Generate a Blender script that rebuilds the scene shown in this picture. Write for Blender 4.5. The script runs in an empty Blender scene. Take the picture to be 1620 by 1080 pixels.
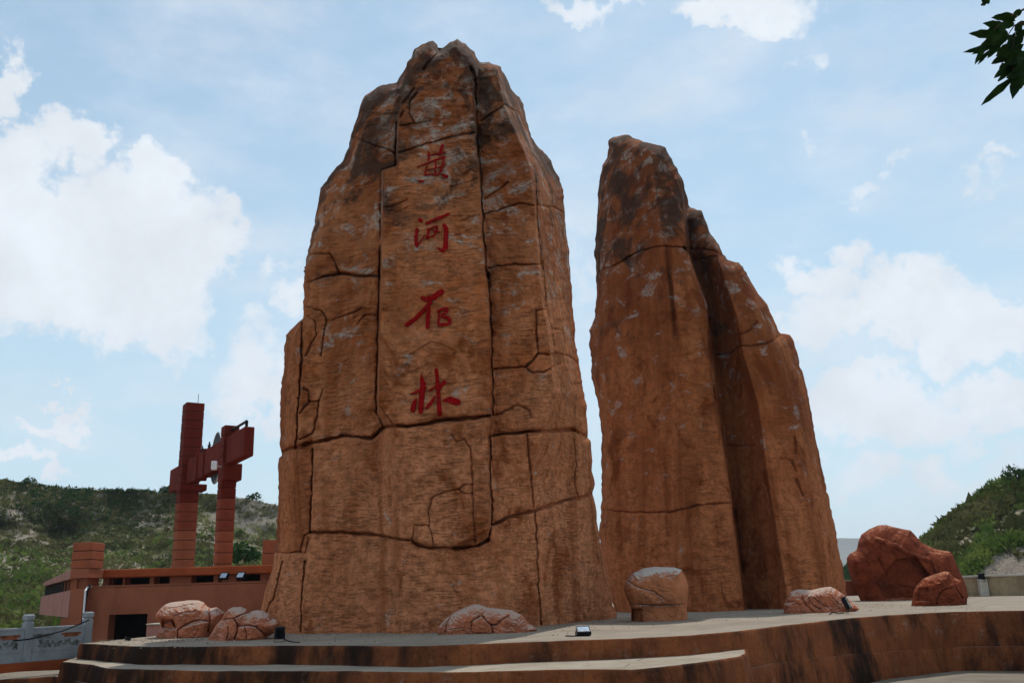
import bpy, math, random
import numpy as np
from mathutils import Vector, Matrix

S = bpy.context.scene
C = S.collection
R = math.radians
rng = np.random.default_rng(7)
random.seed(7)

# ------------------------------------------------------------------ camera
F = 1420.0; PITCH = R(15.6); ROLL = R(1.7); CAM = np.array([0., 0., .8])
fw = np.array([0, math.cos(PITCH), math.sin(PITCH)])
r0 = np.array([1., 0, 0]); u0 = np.array([0, -math.sin(PITCH), math.cos(PITCH)])
rt = math.cos(ROLL)*r0 - math.sin(ROLL)*u0
up = math.sin(ROLL)*r0 + math.cos(ROLL)*u0
cam = bpy.data.objects.new('camera', bpy.data.cameras.new('camera')); C.objects.link(cam)
cam.matrix_world = Matrix(((rt[0], up[0], -fw[0], CAM[0]), (rt[1], up[1], -fw[1], CAM[1]), (rt[2], up[2], -fw[2], CAM[2]), (0, 0, 0, 1)))
cam.data.sensor_width = 36; cam.data.lens = F/1620*36
cam.data.clip_start = .05; cam.data.clip_end = 20000
S.camera = cam

def dirs(px, py):
    a = (np.asarray(px, float)-810)/F; b = -(np.asarray(py, float)-540)/F
    return [fw[i] + a*rt[i] + b*up[i] for i in range(3)]
def at(px, py, Y):                      # point on the view ray at world depth Y
    d = dirs(px, py); k = np.asarray(Y, float)/d[1]
    return np.stack([CAM[i] + d[i]*k for i in range(3)], -1)
def onz(px, py, z):                     # point on the view ray at height z
    d = dirs(px, py); k = (z-CAM[2])/d[2]
    return np.stack([CAM[i] + d[i]*k for i in range(3)], -1)

# ------------------------------------------------------------------ light
SUN_EL, SUN_AZ = 56, 14                 # degrees; azimuth from +Y towards +X (the sun stands behind the monument)
S.view_settings.view_transform = 'Standard'; S.view_settings.look = 'None'
S.view_settings.gamma = 1; S.view_settings.use_curve_mapping = False
S.view_settings.exposure = 0.20
sun = bpy.data.objects.new('sun', bpy.data.lights.new('sun', 'SUN')); C.objects.link(sun)
sun.data.energy = 3.0; sun.data.angle = R(.6); sun.data.color = (1, .95, .87)
sd = Vector((math.sin(R(SUN_AZ))*math.cos(R(SUN_EL)), math.cos(R(SUN_AZ))*math.cos(R(SUN_EL)), math.sin(R(SUN_EL))))
sun.rotation_euler = sd.to_track_quat('Z', 'Y').to_euler()

W = bpy.data.worlds.new('World'); S.world = W; W.use_nodes = True
class NT:
    def __init__(s, nt): s.nt = nt; s.n = nt.nodes; s.l = nt.links
    def node(s, typ, ins=None, **kw):
        n = s.n.new(typ)
        for k, v in kw.items(): setattr(n, k, v)
        for k, v in (ins or {}).items(): s.put(n.inputs[k], v)
        return n
    def put(s, sock, v):
        if isinstance(v, bpy.types.NodeSocket): s.l.new(v, sock)
        else: sock.default_value = v
    def m(s, op, a, b=0., c=None, clamp=False):
        n = s.n.new('ShaderNodeMath'); n.operation = op; n.use_clamp = clamp
        s.put(n.inputs[0], a); s.put(n.inputs[1], b)
        if c is not None: s.put(n.inputs[2], c)
        return n.outputs[0]
    def mr(s, v, a, b, c=0., d=1., smooth=True):
        n = s.n.new('ShaderNodeMapRange'); n.interpolation_type = 'SMOOTHSTEP' if smooth else 'LINEAR'
        for i, q in enumerate((v, a, b, c, d)): s.put(n.inputs[i], q)
        return n.outputs[0]
    def noise(s, vec, scale, detail=4, rough=.55, dist=0.):
        n = s.n.new('ShaderNodeTexNoise'); s.put(n.inputs['Vector'], vec)
        n.inputs['Scale'].default_value = scale; n.inputs['Detail'].default_value = detail
        n.inputs['Roughness'].default_value = rough; n.inputs['Distortion'].default_value = dist
        return n.outputs['Fac']
    def mapv(s, vec, sc=(1, 1, 1), loc=(0, 0, 0), rot=(0, 0, 0)):
        n = s.n.new('ShaderNodeMapping'); s.put(n.inputs[0], vec)
        n.inputs['Location'].default_value = loc; n.inputs['Rotation'].default_value = rot; n.inputs['Scale'].default_value = sc
        return n.outputs[0]
    def mix(s, f, a, b, blend='MIX'):
        n = s.n.new('ShaderNodeMix'); n.data_type = 'RGBA'; n.blend_type = blend
        for i, q in ((0, f), (6, a), (7, b)):
            if isinstance(q, tuple) and len(q) == 3: q = (*q, 1)
            s.put(n.inputs[i], q)
        return n.outputs[2]

def build_world():
    t = NT(W.node_tree); t.n.clear()
    tc = t.node('ShaderNodeTexCoord').outputs['Generated']
    sky = t.node('ShaderNodeTexSky', sky_type='NISHITA')
    sky.sun_disc = False; sky.sun_elevation = R(SUN_EL); sky.sun_rotation = R(SUN_AZ)
    sky.altitude = 1500; sky.air_density = 1.1; sky.dust_density = 1.6; sky.ozone_density = 1.2
    sep = t.node('ShaderNodeSeparateXYZ', {0: tc})
    x, y, z = sep.outputs
    den = t.m('ADD', t.m('MAXIMUM', y, -.9), 1.0)
    wn = t.node('ShaderNodeTexNoise', {'Vector': tc}); wn.inputs['Scale'].default_value = 11; wn.inputs['Detail'].default_value = 9; wn.inputs['Roughness'].default_value = .62
    ws = t.node('ShaderNodeSeparateXYZ', {0: wn.outputs['Color']})
    U = t.m('ADD', t.m('DIVIDE', x, den), t.m('MULTIPLY', t.m('SUBTRACT', ws.outputs[0], .5), .11))
    V = t.m('ADD', t.m('DIVIDE', z, den), t.m('MULTIPLY', t.m('SUBTRACT', ws.outputs[1], .5), .11))
    # cumulus positions: (px, py, radius x, radius y, weight)
    blobs = [(125,390,270,160,1.3),(115,215,70,60,.95),(245,275,85,75,1),(330,390,95,100,.95),(220,495,120,60,.8),(60,290,110,90,1.1),
             (-5,130,45,80,.95),(-40,230,70,60,1),(1170,15,135,50,.95),(1275,70,45,35,.6),(915,5,95,28,.7),
             (1380,308,55,40,.60),(1565,290,85,32,.60),(1550,325,45,28,.52),(1305,430,85,56,.85),(1400,505,220,85,.95),(1570,530,170,80,1.0),
             (1400,650,230,75,.85),(1570,640,150,60,.85),(1450,760,220,60,.7),(400,600,130,90,.7),(1590,690,110,30,.7),(1300,590,120,60,.55),(105,667,66,22,.85),(45,733,62,26,.85),(25,482,36,30,.6),
             (400,655,110,50,.8),(440,530,80,60,.62),(470,450,60,50,.66),(930,430,60,120,.6),(410,60,60,30,.4),(1290,250,30,26,.5),(1500,60,120,40,.4)]
    acc = None
    for px, py, rx, ry, w in blobs:
        d = np.array(dirs(px, py)); d /= np.linalg.norm(d)
        e = np.array(dirs(px+5, py)); e /= np.linalg.norm(e)
        k = math.hypot(e[0]/(1+e[1])-d[0]/(1+d[1]), e[2]/(1+e[1])-d[2]/(1+d[1]))/5
        du = t.m('DIVIDE', t.m('SUBTRACT', U, d[0]/(1+d[1])), rx*k*1.25)
        dv = t.m('DIVIDE', t.m('SUBTRACT', V, d[2]/(1+d[1])), ry*k*1.25)
        q = t.m('SUBTRACT', 1., t.m('ADD', t.m('MULTIPLY', du, du), t.m('MULTIPLY', dv, dv)))
        q = t.m('MULTIPLY', t.m('MAXIMUM', q, 0.), w)
        acc = q if acc is None else t.m('SMOOTH_MAX', acc, q, .12)
    # unseen broken cumulus elsewhere, its cover raised to brighten the shaded rock fronts
    rest = t.mr(t.noise(t.mapv(tc, (1, 1, 1.6)), 2.1, 3, .5), .44, .66, 0., .95)
    dotf = t.m('ADD', t.m('ADD', t.m('MULTIPLY', x, float(fw[0])), t.m('MULTIPLY', y, float(fw[1]))), t.m('MULTIPLY', z, float(fw[2])))
    out = t.mr(dotf, .80, .68)
    acc = t.m('MAXIMUM', acc, t.m('MULTIPLY', rest, out))
    nz = t.noise(tc, 16, 8, .58)
    fine = t.noise(tc, 42, 6, .6)
    dens = t.m('ADD', acc, t.m('MULTIPLY', t.m('SUBTRACT', nz, .5), 1.0))
    dens = t.m('ADD', dens, t.m('MULTIPLY', t.m('SUBTRACT', fine, .5), .55))
    cl = t.m('MULTIPLY', t.mr(dens, .28, .74), t.mr(acc, .15, .85, .38, 1.))
    veil = t.mr(t.noise(t.mapv(tc, (1, 1, 2.4)), 5, 6, .6), .36, .74, .04, .55)
    cl = t.m('MAXIMUM', cl, veil)
    shade = t.mr(t.noise(t.mapv(tc, loc=(.02, 0, .05)), 11, 7, .6), .3, .75, .90, 1.04)
    skyc = t.node('ShaderNodeVectorMath', {0: sky.outputs[0]}, operation='SCALE'); skyc.inputs['Scale'].default_value = .118
    hs = t.node('ShaderNodeHueSaturation', {'Color': skyc.outputs[0]}); hs.inputs['Saturation'].default_value = 1.28
    hsc = t.mix(1., hs.outputs[0], (.84, 1.01, .94), 'MULTIPLY')
    cc = t.node('ShaderNodeVectorMath', operation='SCALE'); cc.inputs[0].default_value = (.74, .79, .85); t.put(cc.inputs['Scale'], shade)
    # horizon whitening
    hz = t.mr(z, 0.0, .85, .80, .26)
    base = t.mix(hz, hsc, (.58, .74, .82))
    col = t.mix(cl, base, cc.outputs[0])
    bg = t.node('ShaderNodeBackground', {'Color': col, 'Strength': 1.0})
    o = t.node('ShaderNodeOutputWorld'); t.l.new(bg.outputs[0], o.inputs[0])
build_world()

# ------------------------------------------------------------------ materials
def new_mat(name):
    m = bpy.data.materials.new(name); m.use_nodes = True; t = NT(m.node_tree)
    b = t.n['Principled BSDF']; b.inputs['Roughness'].default_value = .9
    b.inputs['Specular IOR Level'].default_value = .04
    return m, t, b
def bump(t, b, h, dist, strength=1.):
    n = t.node('ShaderNodeBump', {'Height': h, 'Distance': dist, 'Strength': strength}); t.l.new(n.outputs[0], b.inputs['Normal']); return n
def rock_mat(name, tan, rust, grey, greyamt=.5, darkamt=.5, top=14., striae=1.0, off=(0,0,0)):
    m, t, b = new_mat(name)
    oc = t.mapv(t.node('ShaderNodeTexCoord').outputs['Object'], loc=off)
    sep = t.node('ShaderNodeSeparateXYZ', {0: t.node('ShaderNodeTexCoord').outputs['Object']}); z = sep.outputs[2]
    hf = t.mr(z, .2*top, 1.0*top, 0., 1., False)
    big = t.noise(oc, .45, 6, .6, .4)
    col = t.mix(t.mr(big, .40, .66), tan, rust)
    col = t.mix(t.mr(t.m('ADD', t.noise(t.mapv(oc, (1, 1, .6), (5, 5, 5)), .35, 4, .6, .3), t.m('MULTIPLY', hf, .22)), .52, .74, 0., .7), col, tuple(c*.55 for c in rust))
    col = t.mix(t.mr(hf, .40, 0., 0., .60), col, (tan[0]*1.12, tan[1]*1.20, tan[2]*1.45))
    vst = t.noise(t.mapv(oc, (1.6, 1.6, .16)), 1.1, 5, .6)               # vertical washes
    col = t.mix(t.mr(vst, .46, .7, 0., .75), col, tuple(c*.66 for c in rust))
    col = t.mix(t.mr(vst, .5, .25, 0., .5), col, tuple(min(1, c*1.25) for c in tan))
    # mottling at hand size
    mot = t.noise(oc, 4.5, 8, .68)
    col = t.mix(t.mr(mot, .42, .62, 0., .65), col, tuple(c*.50 for c in tan))
    # lime / lichen patches, more of them towards the top
    g1 = t.noise(t.mapv(oc, (1, 1, 1.6), (3, 1, 5)), 1.15, 9, .70, .5)
    thr = t.m('SUBTRACT', .625, t.m('MULTIPLY', hf, .135*greyamt))
    ga = t.mr(t.m('SUBTRACT', g1, thr), -.015, .09, 0., .85)
    brk = t.mr(t.noise(t.mapv(oc, (1, 1, 1.7)), 8, 6, .72), .34, .60)
    col = t.mix(t.m('MULTIPLY', ga, brk), col, grey)
    sp = t.noise(oc, 13, 7, .76)
    col = t.mix(t.mr(sp, .50, .66, 0., .55), col, tuple(c*.42 for c in tan))
    col = t.mix(t.mr(sp, .44, .30, 0., .35), col, tuple(min(1, c*1.35) for c in tan))
    # iron stains
    r1 = t.noise(t.mapv(oc, (1, 1, .7), (1, 9, 4)), .9, 8, .66, .6)
    col = t.mix(t.mr(t.m('ADD', r1, t.m('MULTIPLY', hf, .05)), .54, .66, 0., .8), col, tuple(c*.55 for c in rust))
    # black weathering
    d1 = t.noise(t.mapv(oc, (1, 1, .8), (7, 2, 1)), .8, 9, .7, .6)
    thr2 = t.m('SUBTRACT', .70, t.m('MULTIPLY', t.m('MULTIPLY', hf, hf), .31*darkamt))
    da = t.mr(t.m('SUBTRACT', d1, thr2), -.03, .10, 0., .85)
    col = t.mix(da, col, (.045, .026, .018))
    # chisel strokes: thin dark broken lines
    wv = t.node('ShaderNodeTexNoise', {'Vector': t.mapv(oc, (.5, .5, .5))}); wv.inputs['Scale'].default_value = 1.3
    wsep = t.node('ShaderNodeSeparateXYZ', {0: oc})
    zz = t.m('ADD', wsep.outputs[2], t.m('MULTIPLY', wv.outputs['Fac'], .40))
    cv = t.node('ShaderNodeCombineXYZ', {0: t.m('MULTIPLY', wsep.outputs[0], 2.6), 1: t.m('MULTIPLY', wsep.outputs[1], 2.6), 2: t.m('MULTIPLY', zz, 30.)})
    st = t.noise(cv.outputs[0], 1.0, 3, .6)
    cut = t.mr(st, .47, .36)
    cutm = t.m('MULTIPLY', cut, t.mr(t.noise(oc, 1.2, 3, .5), .32, .6, .25, 1.))
    col = t.mix(t.m('MULTIPLY', cutm, .14*striae), col, (.05, .025, .012))
    t.l.new(col, b.inputs['Base Color'])
    grain = t.noise(oc, 38, 6, .7)
    pit = t.noise(oc, 10, 6, .65)
    h = t.m('ADD', t.m('MULTIPLY', cutm, -.42*striae), t.m('ADD', t.m('MULTIPLY', grain, .28), t.m('MULTIPLY', pit, .8)))
    bump(t, b, h, .07, 1.)
    return m
M_rock = rock_mat('carved sandstone', (.58, .222, .094), (.43, .112, .030), (.46, .45, .40), 1.0, .9)
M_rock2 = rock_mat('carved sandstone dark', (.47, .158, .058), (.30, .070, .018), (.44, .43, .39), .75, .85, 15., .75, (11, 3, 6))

def boulder_mat(name, base, pale, paleamt, off):
    m, t, b = new_mat(name)
    oc = t.mapv(t.node('ShaderNodeTexCoord').outputs['Object'], loc=off)
    n1 = t.noise(oc, 2.2, 7, .62, .4)
    col = t.mix(t.mr(n1, .38, .66), base, tuple(c*.55 for c in base))
    geo = t.node('ShaderNodeNewGeometry'); nz = t.node('ShaderNodeSeparateXYZ', {0: geo.outputs['True Normal']}).outputs[2]
    n2 = t.noise(oc, 3.4, 8, .66)
    # skylight on the upward faces, painted in as a paler colour
    pa = t.mr(t.m('ADD', t.m('MULTIPLY', nz, .8), n2), 1.33-.42*paleamt, 1.60-.42*paleamt, 0., .9)
    col = t.mix(pa, col, pale)
    col = t.mix(t.mr(t.noise(oc, 14, 5, .7), .55, .7, 0., .5), col, tuple(c*.4 for c in base))
    t.l.new(col, b.inputs['Base Color'])
    bump(t, b, t.m('ADD', t.noise(oc, 9, 7, .65), t.m('MULTIPLY', t.noise(oc, 45, 4, .7), .25)), .06, .9)
    return m
M_bpale = boulder_mat('pink boulder', (.50, .165, .085), (.50, .38, .31), .92, (0, 0, 0))
M_bmush = boulder_mat('orange boulder', (.50, .185, .085), (.56, .52, .47), .93, (4, 0, 2))
M_bred = boulder_mat('red boulder', (.22, .048, .020), (.44, .19, .10), .5, (9, 1, 0))

def plain_mat(name, c, c2=None, scale=3., st=(1, 1, 1), rough=.85, bumpd=.01, amount=.8, metal=0.):
    m, t, b = new_mat(name); b.inputs['Roughness'].default_value = rough; b.inputs['Metallic'].default_value = metal
    oc = t.node('ShaderNodeTexCoord').outputs['Object']
    n = t.noise(t.mapv(oc, st), scale, 7, .62, .3)
    col = t.mix(t.mr(n, .38, .68, 0., amount), c, c2 or tuple(q*.7 for q in c))
    t.l.new(col, b.inputs['Base Color'])
    if bumpd: bump(t, b, t.noise(oc, scale*9, 5, .65), bumpd, .8)
    return m
def stained_mat(name, base, base2, stain, amt, pale=(.30, .27, .22)):
    m, t, b = new_mat(name)
    oc = t.node('ShaderNodeTexCoord').outputs['Object']
    col = t.mix(t.mr(t.noise(oc, 1.4, 6, .6), .4, .65), base, base2)
    v = t.noise(t.mapv(oc, (1, 1, .42)), 1.25, 7, .64, .25)                # runs of black algae
    w = t.noise(t.mapv(oc, (.35, .35, .2), (3, 0, 0)), 1.1, 2, .5)
    lx = t.node('ShaderNodeSeparateXYZ', {0: oc}).outputs[0]
    left = t.mr(lx, -1.5, -4.5, 0., .10)
    s = t.mr(t.m('ADD', t.m('ADD', t.m('MULTIPLY', v, .6), left), t.m('MULTIPLY', w, .4)), .60-.12*amt, .76-.12*amt, 0., .93)
    fine = t.noise(t.mapv(oc, (1, 1, .1)), 9, 5, .6)
    col = t.mix(t.mr(fine, .5, .72, 0., .55), col, tuple(q*.45 for q in base))
    p = t.noise(oc, 3.1, 7, .7)
    col = t.mix(t.mr(t.noise(oc, 15, 7, .78), .48, .64, 0., .6), col, tuple(q*.4 for q in base))
    col = t.mix(t.mr(t.noise(oc, 26, 5, .75), .60, .70, 0., .5), col, pale)
    col = t.mix(t.mr(p, .58, .72, 0., .5), col, pale)
    col = t.mix(s, col, stain)
    g = t.noise(t.mapv(oc, (1, 1, .5), (0, 5, 0)), 2.2, 5, .6)
    col = t.mix(t.mr(g, .60, .75, 0., .35), col, (.07, .07, .03))
    t.l.new(col, b.inputs['Base Color'])
    bump(t, b, t.m('ADD', t.noise(oc, 6, 8, .65), t.m('MULTIPLY', t.noise(oc, 60, 3, .6), .2)), .035, .9)
    return m
M_riser = stained_mat('stained red concrete', (.25, .080, .030), (.17, .056, .024), (.012, .010, .009), 1.1)
def ground_mat(name, c1, c2, c3):
    m, t, b = new_mat(name)
    oc = t.node('ShaderNodeTexCoord').outputs['Object']
    col = t.mix(t.mr(t.noise(oc, .6, 7, .65, .5), .36, .66), c1, c2)
    col = t.mix(t.mr(t.noise(oc, 3.5, 8, .7), .5, .72, 0., .65), col, c3)
    col = t.mix(t.mr(t.noise(oc, 40, 3, .7), .56, .70, 0., .4), col, tuple(q*.5 for q in c1))
    t.l.new(col, b.inputs['Base Color'])
    bump(t, b, t.m('ADD', t.noise(oc, 14, 6, .7), t.m('MULTIPLY', t.noise(oc, 90, 3, .7), .4)), .02, .8)
    return m
M_deck = ground_mat('dusty concrete', (.31, .26, .205), (.24, .20, .155), (.18, .145, .11))
M_tread = ground_mat('step concrete', (.36, .305, .24), (.28, .235, .18), (.19, .155, .115))
M_ground = ground_mat('dry ground', (.24, .205, .16), (.17, .14, .11), (.13, .11, .085))
M_redwall = plain_mat('red rendered wall', (.31, .105, .058), (.22, .074, .040), 1.1, (1, 1, .5), .9, .012)
M_beam = plain_mat('bright red beam', (.34, .085, .032), (.26, .06, .022), 1.4, (1, 1, 1), .85, .006)
M_pink = plain_mat('faded pink render', (.38, .19, .155), (.29, .14, .11), 1.1, (1, 1, .5), .9, .01)
M_clad = plain_mat('red stone cladding', (.15, .022, .013), (.10, .015, .009), 1.0, (1, 1, 1), .75, .006)
M_cladlo = plain_mat('faded red stone cladding', (.33, .100, .050), (.23, .07, .036), 1.0, (1, 1, 1), .8, .006)
M_cladmid = plain_mat('weathered red stone cladding', (.25, .060, .032), (.17, .042, .022), 1.0, (1, 1, 1), .78, .006)
M_core = plain_mat('dark joint core', (.05, .018, .012), None, 3, bumpd=0)
M_black = plain_mat('dark interior', (.012, .011, .010), None, 3, bumpd=0)
M_redpaint = plain_mat('red paint', (.27, .004, .005), (.17, .006, .005), 3.2, (1, 1, 1), .95, .01, .9)
M_fence = plain_mat('grey stone', (.27, .295, .31), (.18, .20, .21), 2.6, (1, 1, .6), .85, .01)
M_fdark = plain_mat('weathered carving', (.10, .105, .10), (.20, .21, .21), 9, (1, 1, 1), .9, .01)
M_frust = plain_mat('red inlay', (.30, .10, .05), (.10, .05, .03), 6, (1, 1, 1), .9, .01)
M_cap = plain_mat('pale coping', (.50, .46, .39), (.38, .34, .28), 2.5, (1, 1, 1), .9, .01)
M_parapet = stained_mat('weathered parapet', (.40, .31, .19), (.28, .21, .13), (.045, .036, .026), .75, (.42, .37, .29))
M_metal = plain_mat('black painted metal', (.012, .013, .016), (.02, .02, .024), 20, rough=.42, bumpd=.001)
M_alu = plain_mat('silver reflector', (.75, .77, .8), (.6, .62, .65), 12, rough=.25, bumpd=.001, metal=.8)
M_white = plain_mat('white plastic', (.78, .79, .8), (.66, .67, .68), 8, rough=.5, bumpd=.001)
M_cable = plain_mat('cable', (.012, .012, .014), None, 5, rough=.6, bumpd=0)
M_dish = plain_mat('dish grey', (.12, .13, .15), (.08, .09, .10), 4, rough=.5, bumpd=0)
def glass_mat():
    m, t, b = new_mat('lamp glass'); b.inputs['Base Color'].default_value = (.8, .85, .9, 1)
    b.inputs['Roughness'].default_value = .05; b.inputs['Transmission Weight'].default_value = .9; b.inputs['Specular IOR Level'].default_value = .5
    return m
M_glass = glass_mat()
def leaf_mat(name, c1, c2, trans=.25, scale=4.):
    m, t, b = new_mat(name)
    oc = t.node('ShaderNodeTexCoord').outputs['Object']
    n = t.noise(oc, scale, 3, .6)
    col = t.mix(t.mr(n, .35, .65), c1, c2)
    t.l.new(col, b.inputs['Base Color']); b.inputs['Roughness'].default_value = .6
    tr = t.node('ShaderNodeBsdfTranslucent', {'Color': col}); mx = t.node('ShaderNodeMixShader', {0: trans, 1: b.outputs[0], 2: tr.outputs[0]})
    t.l.new(mx.outputs[0], t.n['Material Output'].inputs[0])
    return m
M_shrub = leaf_mat('dry hillside shrub', (.055, .062, .018), (.145, .135, .05), .25, .12)
M_shrub2 = leaf_mat('green grass tuft', (.065, .12, .022), (.15, .19, .045), .32, .3)
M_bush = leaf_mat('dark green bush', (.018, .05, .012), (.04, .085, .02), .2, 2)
M_leaf = leaf_mat('glossy leaf', (.008, .020, .005), (.016, .038, .008), .14, 14)
M_bark = plain_mat('bark', (.07, .05, .035), (.035, .025, .02), 12, (1, 1, .3), .9, .01)
def hill_mat(name, g1, g2, soil, soil2, amt):
    m, t, b = new_mat(name)
    oc = t.node('ShaderNodeTexCoord').outputs['Object']
    big = t.noise(oc, .05, 6, .6, .6)
    med = t.noise(oc, .5, 8, .68)
    fine = t.noise(oc, 2.2, 5, .7)
    col = t.mix(t.mr(fine, .35, .65), soil, soil2)
    veg = t.mr(t.m('ADD', t.m('MULTIPLY', big, .6), t.m('MULTIPLY', med, .5)), .60-.16*amt, .68-.16*amt)
    col = t.mix(veg, col, t.mix(t.mr(t.noise(oc, .9, 5, .65), .35, .65), g1, g2))
    t.l.new(col, b.inputs['Base Color'])
    bump(t, b, t.m('ADD', med, t.m('MULTIPLY', fine, .5)), .5, .9)
    return m
M_hill = hill_mat('scrub hillside', (.075, .08, .026), (.14, .135, .055), (.29, .25, .20), (.21, .18, .14), .60)
M_hill2 = hill_mat('green hillside', (.035, .055, .015), (.085, .11, .03), (.42, .34, .25), (.30, .24, .17), .70)
M_far = plain_mat('far mountain soil', (.17, .16, .13), (.10, .10, .07), .002, bumpd=0)

# ------------------------------------------------------------------ helpers
def tag(o, label=None, cat=None, group=None, kind=None):
    if label: o['label'] = label
    if cat: o['category'] = cat
    if group: o['group'] = group
    if kind: o['kind'] = kind
    return o
def mesh_obj(name, verts, faces, mat, parent=None, smooth=False, mats=None, mi=None):
    me = bpy.data.meshes.new(name)
    verts = np.asarray(verts, np.float32)
    off = np.zeros(3, np.float32); q = parent
    while q is not None: off += np.array(q.location, np.float32); q = q.parent
    if isinstance(faces, np.ndarray):
        n, k = faces.shape
        me.vertices.add(len(verts)); me.vertices.foreach_set('co', (verts-off).ravel())
        me.loops.add(n*k); me.loops.foreach_set('vertex_index', faces.astype(np.int32).ravel())
        me.polygons.add(n); me.polygons.foreach_set('loop_start', np.arange(0, n*k, k, dtype=np.int32))
        me.update(calc_edges=True)
    else:
        me.from_pydata([tuple(v) for v in verts-off], [], faces)
    for mm in (mats or [mat]): me.materials.append(mm)
    if mi is not None: me.polygons.foreach_set('material_index', np.asarray(mi, np.int32))
    me.polygons.foreach_set('use_smooth', np.full(len(me.polygons), smooth))
    me.update()
    o = bpy.data.objects.new(name, me); C.objects.link(o)
    if parent is not None: o.parent = parent
    return o
def thing(name, loc, label, cat, group=None):
    o = bpy.data.objects.new(name, None); C.objects.link(o); o.location = [float(q) for q in loc]; o.empty_display_size = .2
    return tag(o, label, cat, group)
class MB:                                # collects boxes, tubes... world coordinates
    def __init__(s): s.v = []; s.f = []
    def add(s, v, f):
        b = len(s.v); s.v += [tuple(map(float, q)) for q in v]; s.f += [tuple(i+b for i in q) for q in f]
    def hexa(s, c):                      # c: 8 corners bottom 4 (ccw) then top 4
        s.add(c, [(3,2,1,0),(4,5,6,7),(0,1,5,4),(1,2,6,5),(2,3,7,6),(3,0,4,7)])
    def box(s, c, size, rz=0., bev=0., rx=0.):
        x, y, z = [q/2 for q in size]; M = Matrix.Rotation(rz, 3, 'Z') @ Matrix.Rotation(rx, 3, 'X')
        if not bev:
            pts = [(-x,-y,-z),(x,-y,-z),(x,y,-z),(-x,y,-z),(-x,-y,z),(x,-y,z),(x,y,z),(-x,y,z)]
            s.hexa([Vector(c)+M@Vector(p) for p in pts]); return
        b = min(bev, x*.9, y*.9, z*.9)
        V = []; 
        for sz in (-1, 1):
            for lv in ((1, 0) if sz < 0 else (0, 1)):      # lv 1: the small cap ring
                zx = sz*z if lv else sz*(z-b); k = b if lv else 0
                for sx, sy in ((-1,-1),(1,-1),(1,1),(-1,1)):
                    V.append(Vector(c)+M@Vector((sx*(x-k), sy*(y-k), zx)))
        Fc = [(3,2,1,0),(12,13,14,15)]
        for r in range(3):
            for i in range(4): j = (i+1) % 4; Fc.append((r*4+i, r*4+j, r*4+4+j, r*4+4+i))
        s.add(V, Fc)
    def tube(s, pts, r, n=6):
        pts = [Vector([float(c) for c in p]) for p in pts]; rs = r if isinstance(r, (list, tuple)) else [r]*len(pts)
        V = []; Fc = []
        for i, p in enumerate(pts):
            d = (pts[min(i+1, len(pts)-1)]-pts[max(i-1, 0)]).normalized()
            a = d.orthogonal().normalized() if abs(d.z) > .9 else d.cross(Vector((0,0,1))).normalized(); b = d.cross(a)
            for k in range(n):
                t = 2*math.pi*k/n; V.append(p+(a*math.cos(t)+b*math.sin(t))*rs[i])
        for i in range(len(pts)-1):
            for k in range(n): j = (k+1) % n; Fc.append((i*n+k, i*n+j, i*n+n+j, i*n+n+k))
        Fc.append(tuple(range(n))[::-1]); Fc.append(tuple(range((len(pts)-1)*n, len(pts)*n)))
        s.add(V, Fc)
    def build(s, name, mat, parent=None, smooth=False): return mesh_obj(name, s.v, s.f, mat, parent, smooth)

def hashn(ix, iy, seed):
    h = (ix.astype(np.int64)*374761393 + iy.astype(np.int64)*668265263 + seed*1442695041) & 0xffffffff
    h = ((h ^ (h >> 13))*1274126177) & 0xffffffff
    return ((h ^ (h >> 16)) & 0xffff)/65535.
def vn(x, y, seed=0):
    x = np.asarray(x, float); y = np.asarray(y, float)
    ix = np.floor(x); iy = np.floor(y); fx = x-ix; fy = y-iy; fx = fx*fx*(3-2*fx); fy = fy*fy*(3-2*fy)
    ix = ix.astype(np.int64); iy = iy.astype(np.int64)
    a = hashn(ix, iy, seed); b = hashn(ix+1, iy, seed); c = hashn(ix, iy+1, seed); d = hashn(ix+1, iy+1, seed)
    return (a*(1-fx)+b*fx)*(1-fy)+(c*(1-fx)+d*fx)*fy
def fbm(x, y, o=4, seed=0, g=.5):
    s = 0; a = 1; n = 0
    for i in range(o): s = s+a*(vn(x*2**i, y*2**i, seed+i*17)-.5); n += a; a *= g
    return s/n*2                          # about -1..1

def segdist(X, Y, pts):
    best = np.full(X.shape, 1e9); bx = X.copy(); by = Y.copy()
    for (x1, y1), (x2, y2) in zip(pts[:-1], pts[1:]):
        dx, dy = x2-x1, y2-y1; L = dx*dx+dy*dy+1e-9
        t = np.clip(((X-x1)*dx+(Y-y1)*dy)/L, 0, 1)
        qx = x1+t*dx; qy = y1+t*dy; d = (X-qx)**2+(Y-qy)**2
        m = d < best; best = np.where(m, d, best); bx = np.where(m, qx, bx); by = np.where(m, qy, by)
    return np.sqrt(best), bx, by
def inpoly(X, Y, pts):
    ins = np.zeros(X.shape, bool); n = len(pts)
    for i in range(n):
        x1, y1 = pts[i]; x2, y2 = pts[(i+1) % n]
        if y1 == y2: continue
        c = ((y1 > Y) != (y2 > Y)) & (X < (x2-x1)*(Y-y1)/(y2-y1)+x1)
        ins ^= c
    return ins
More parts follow.
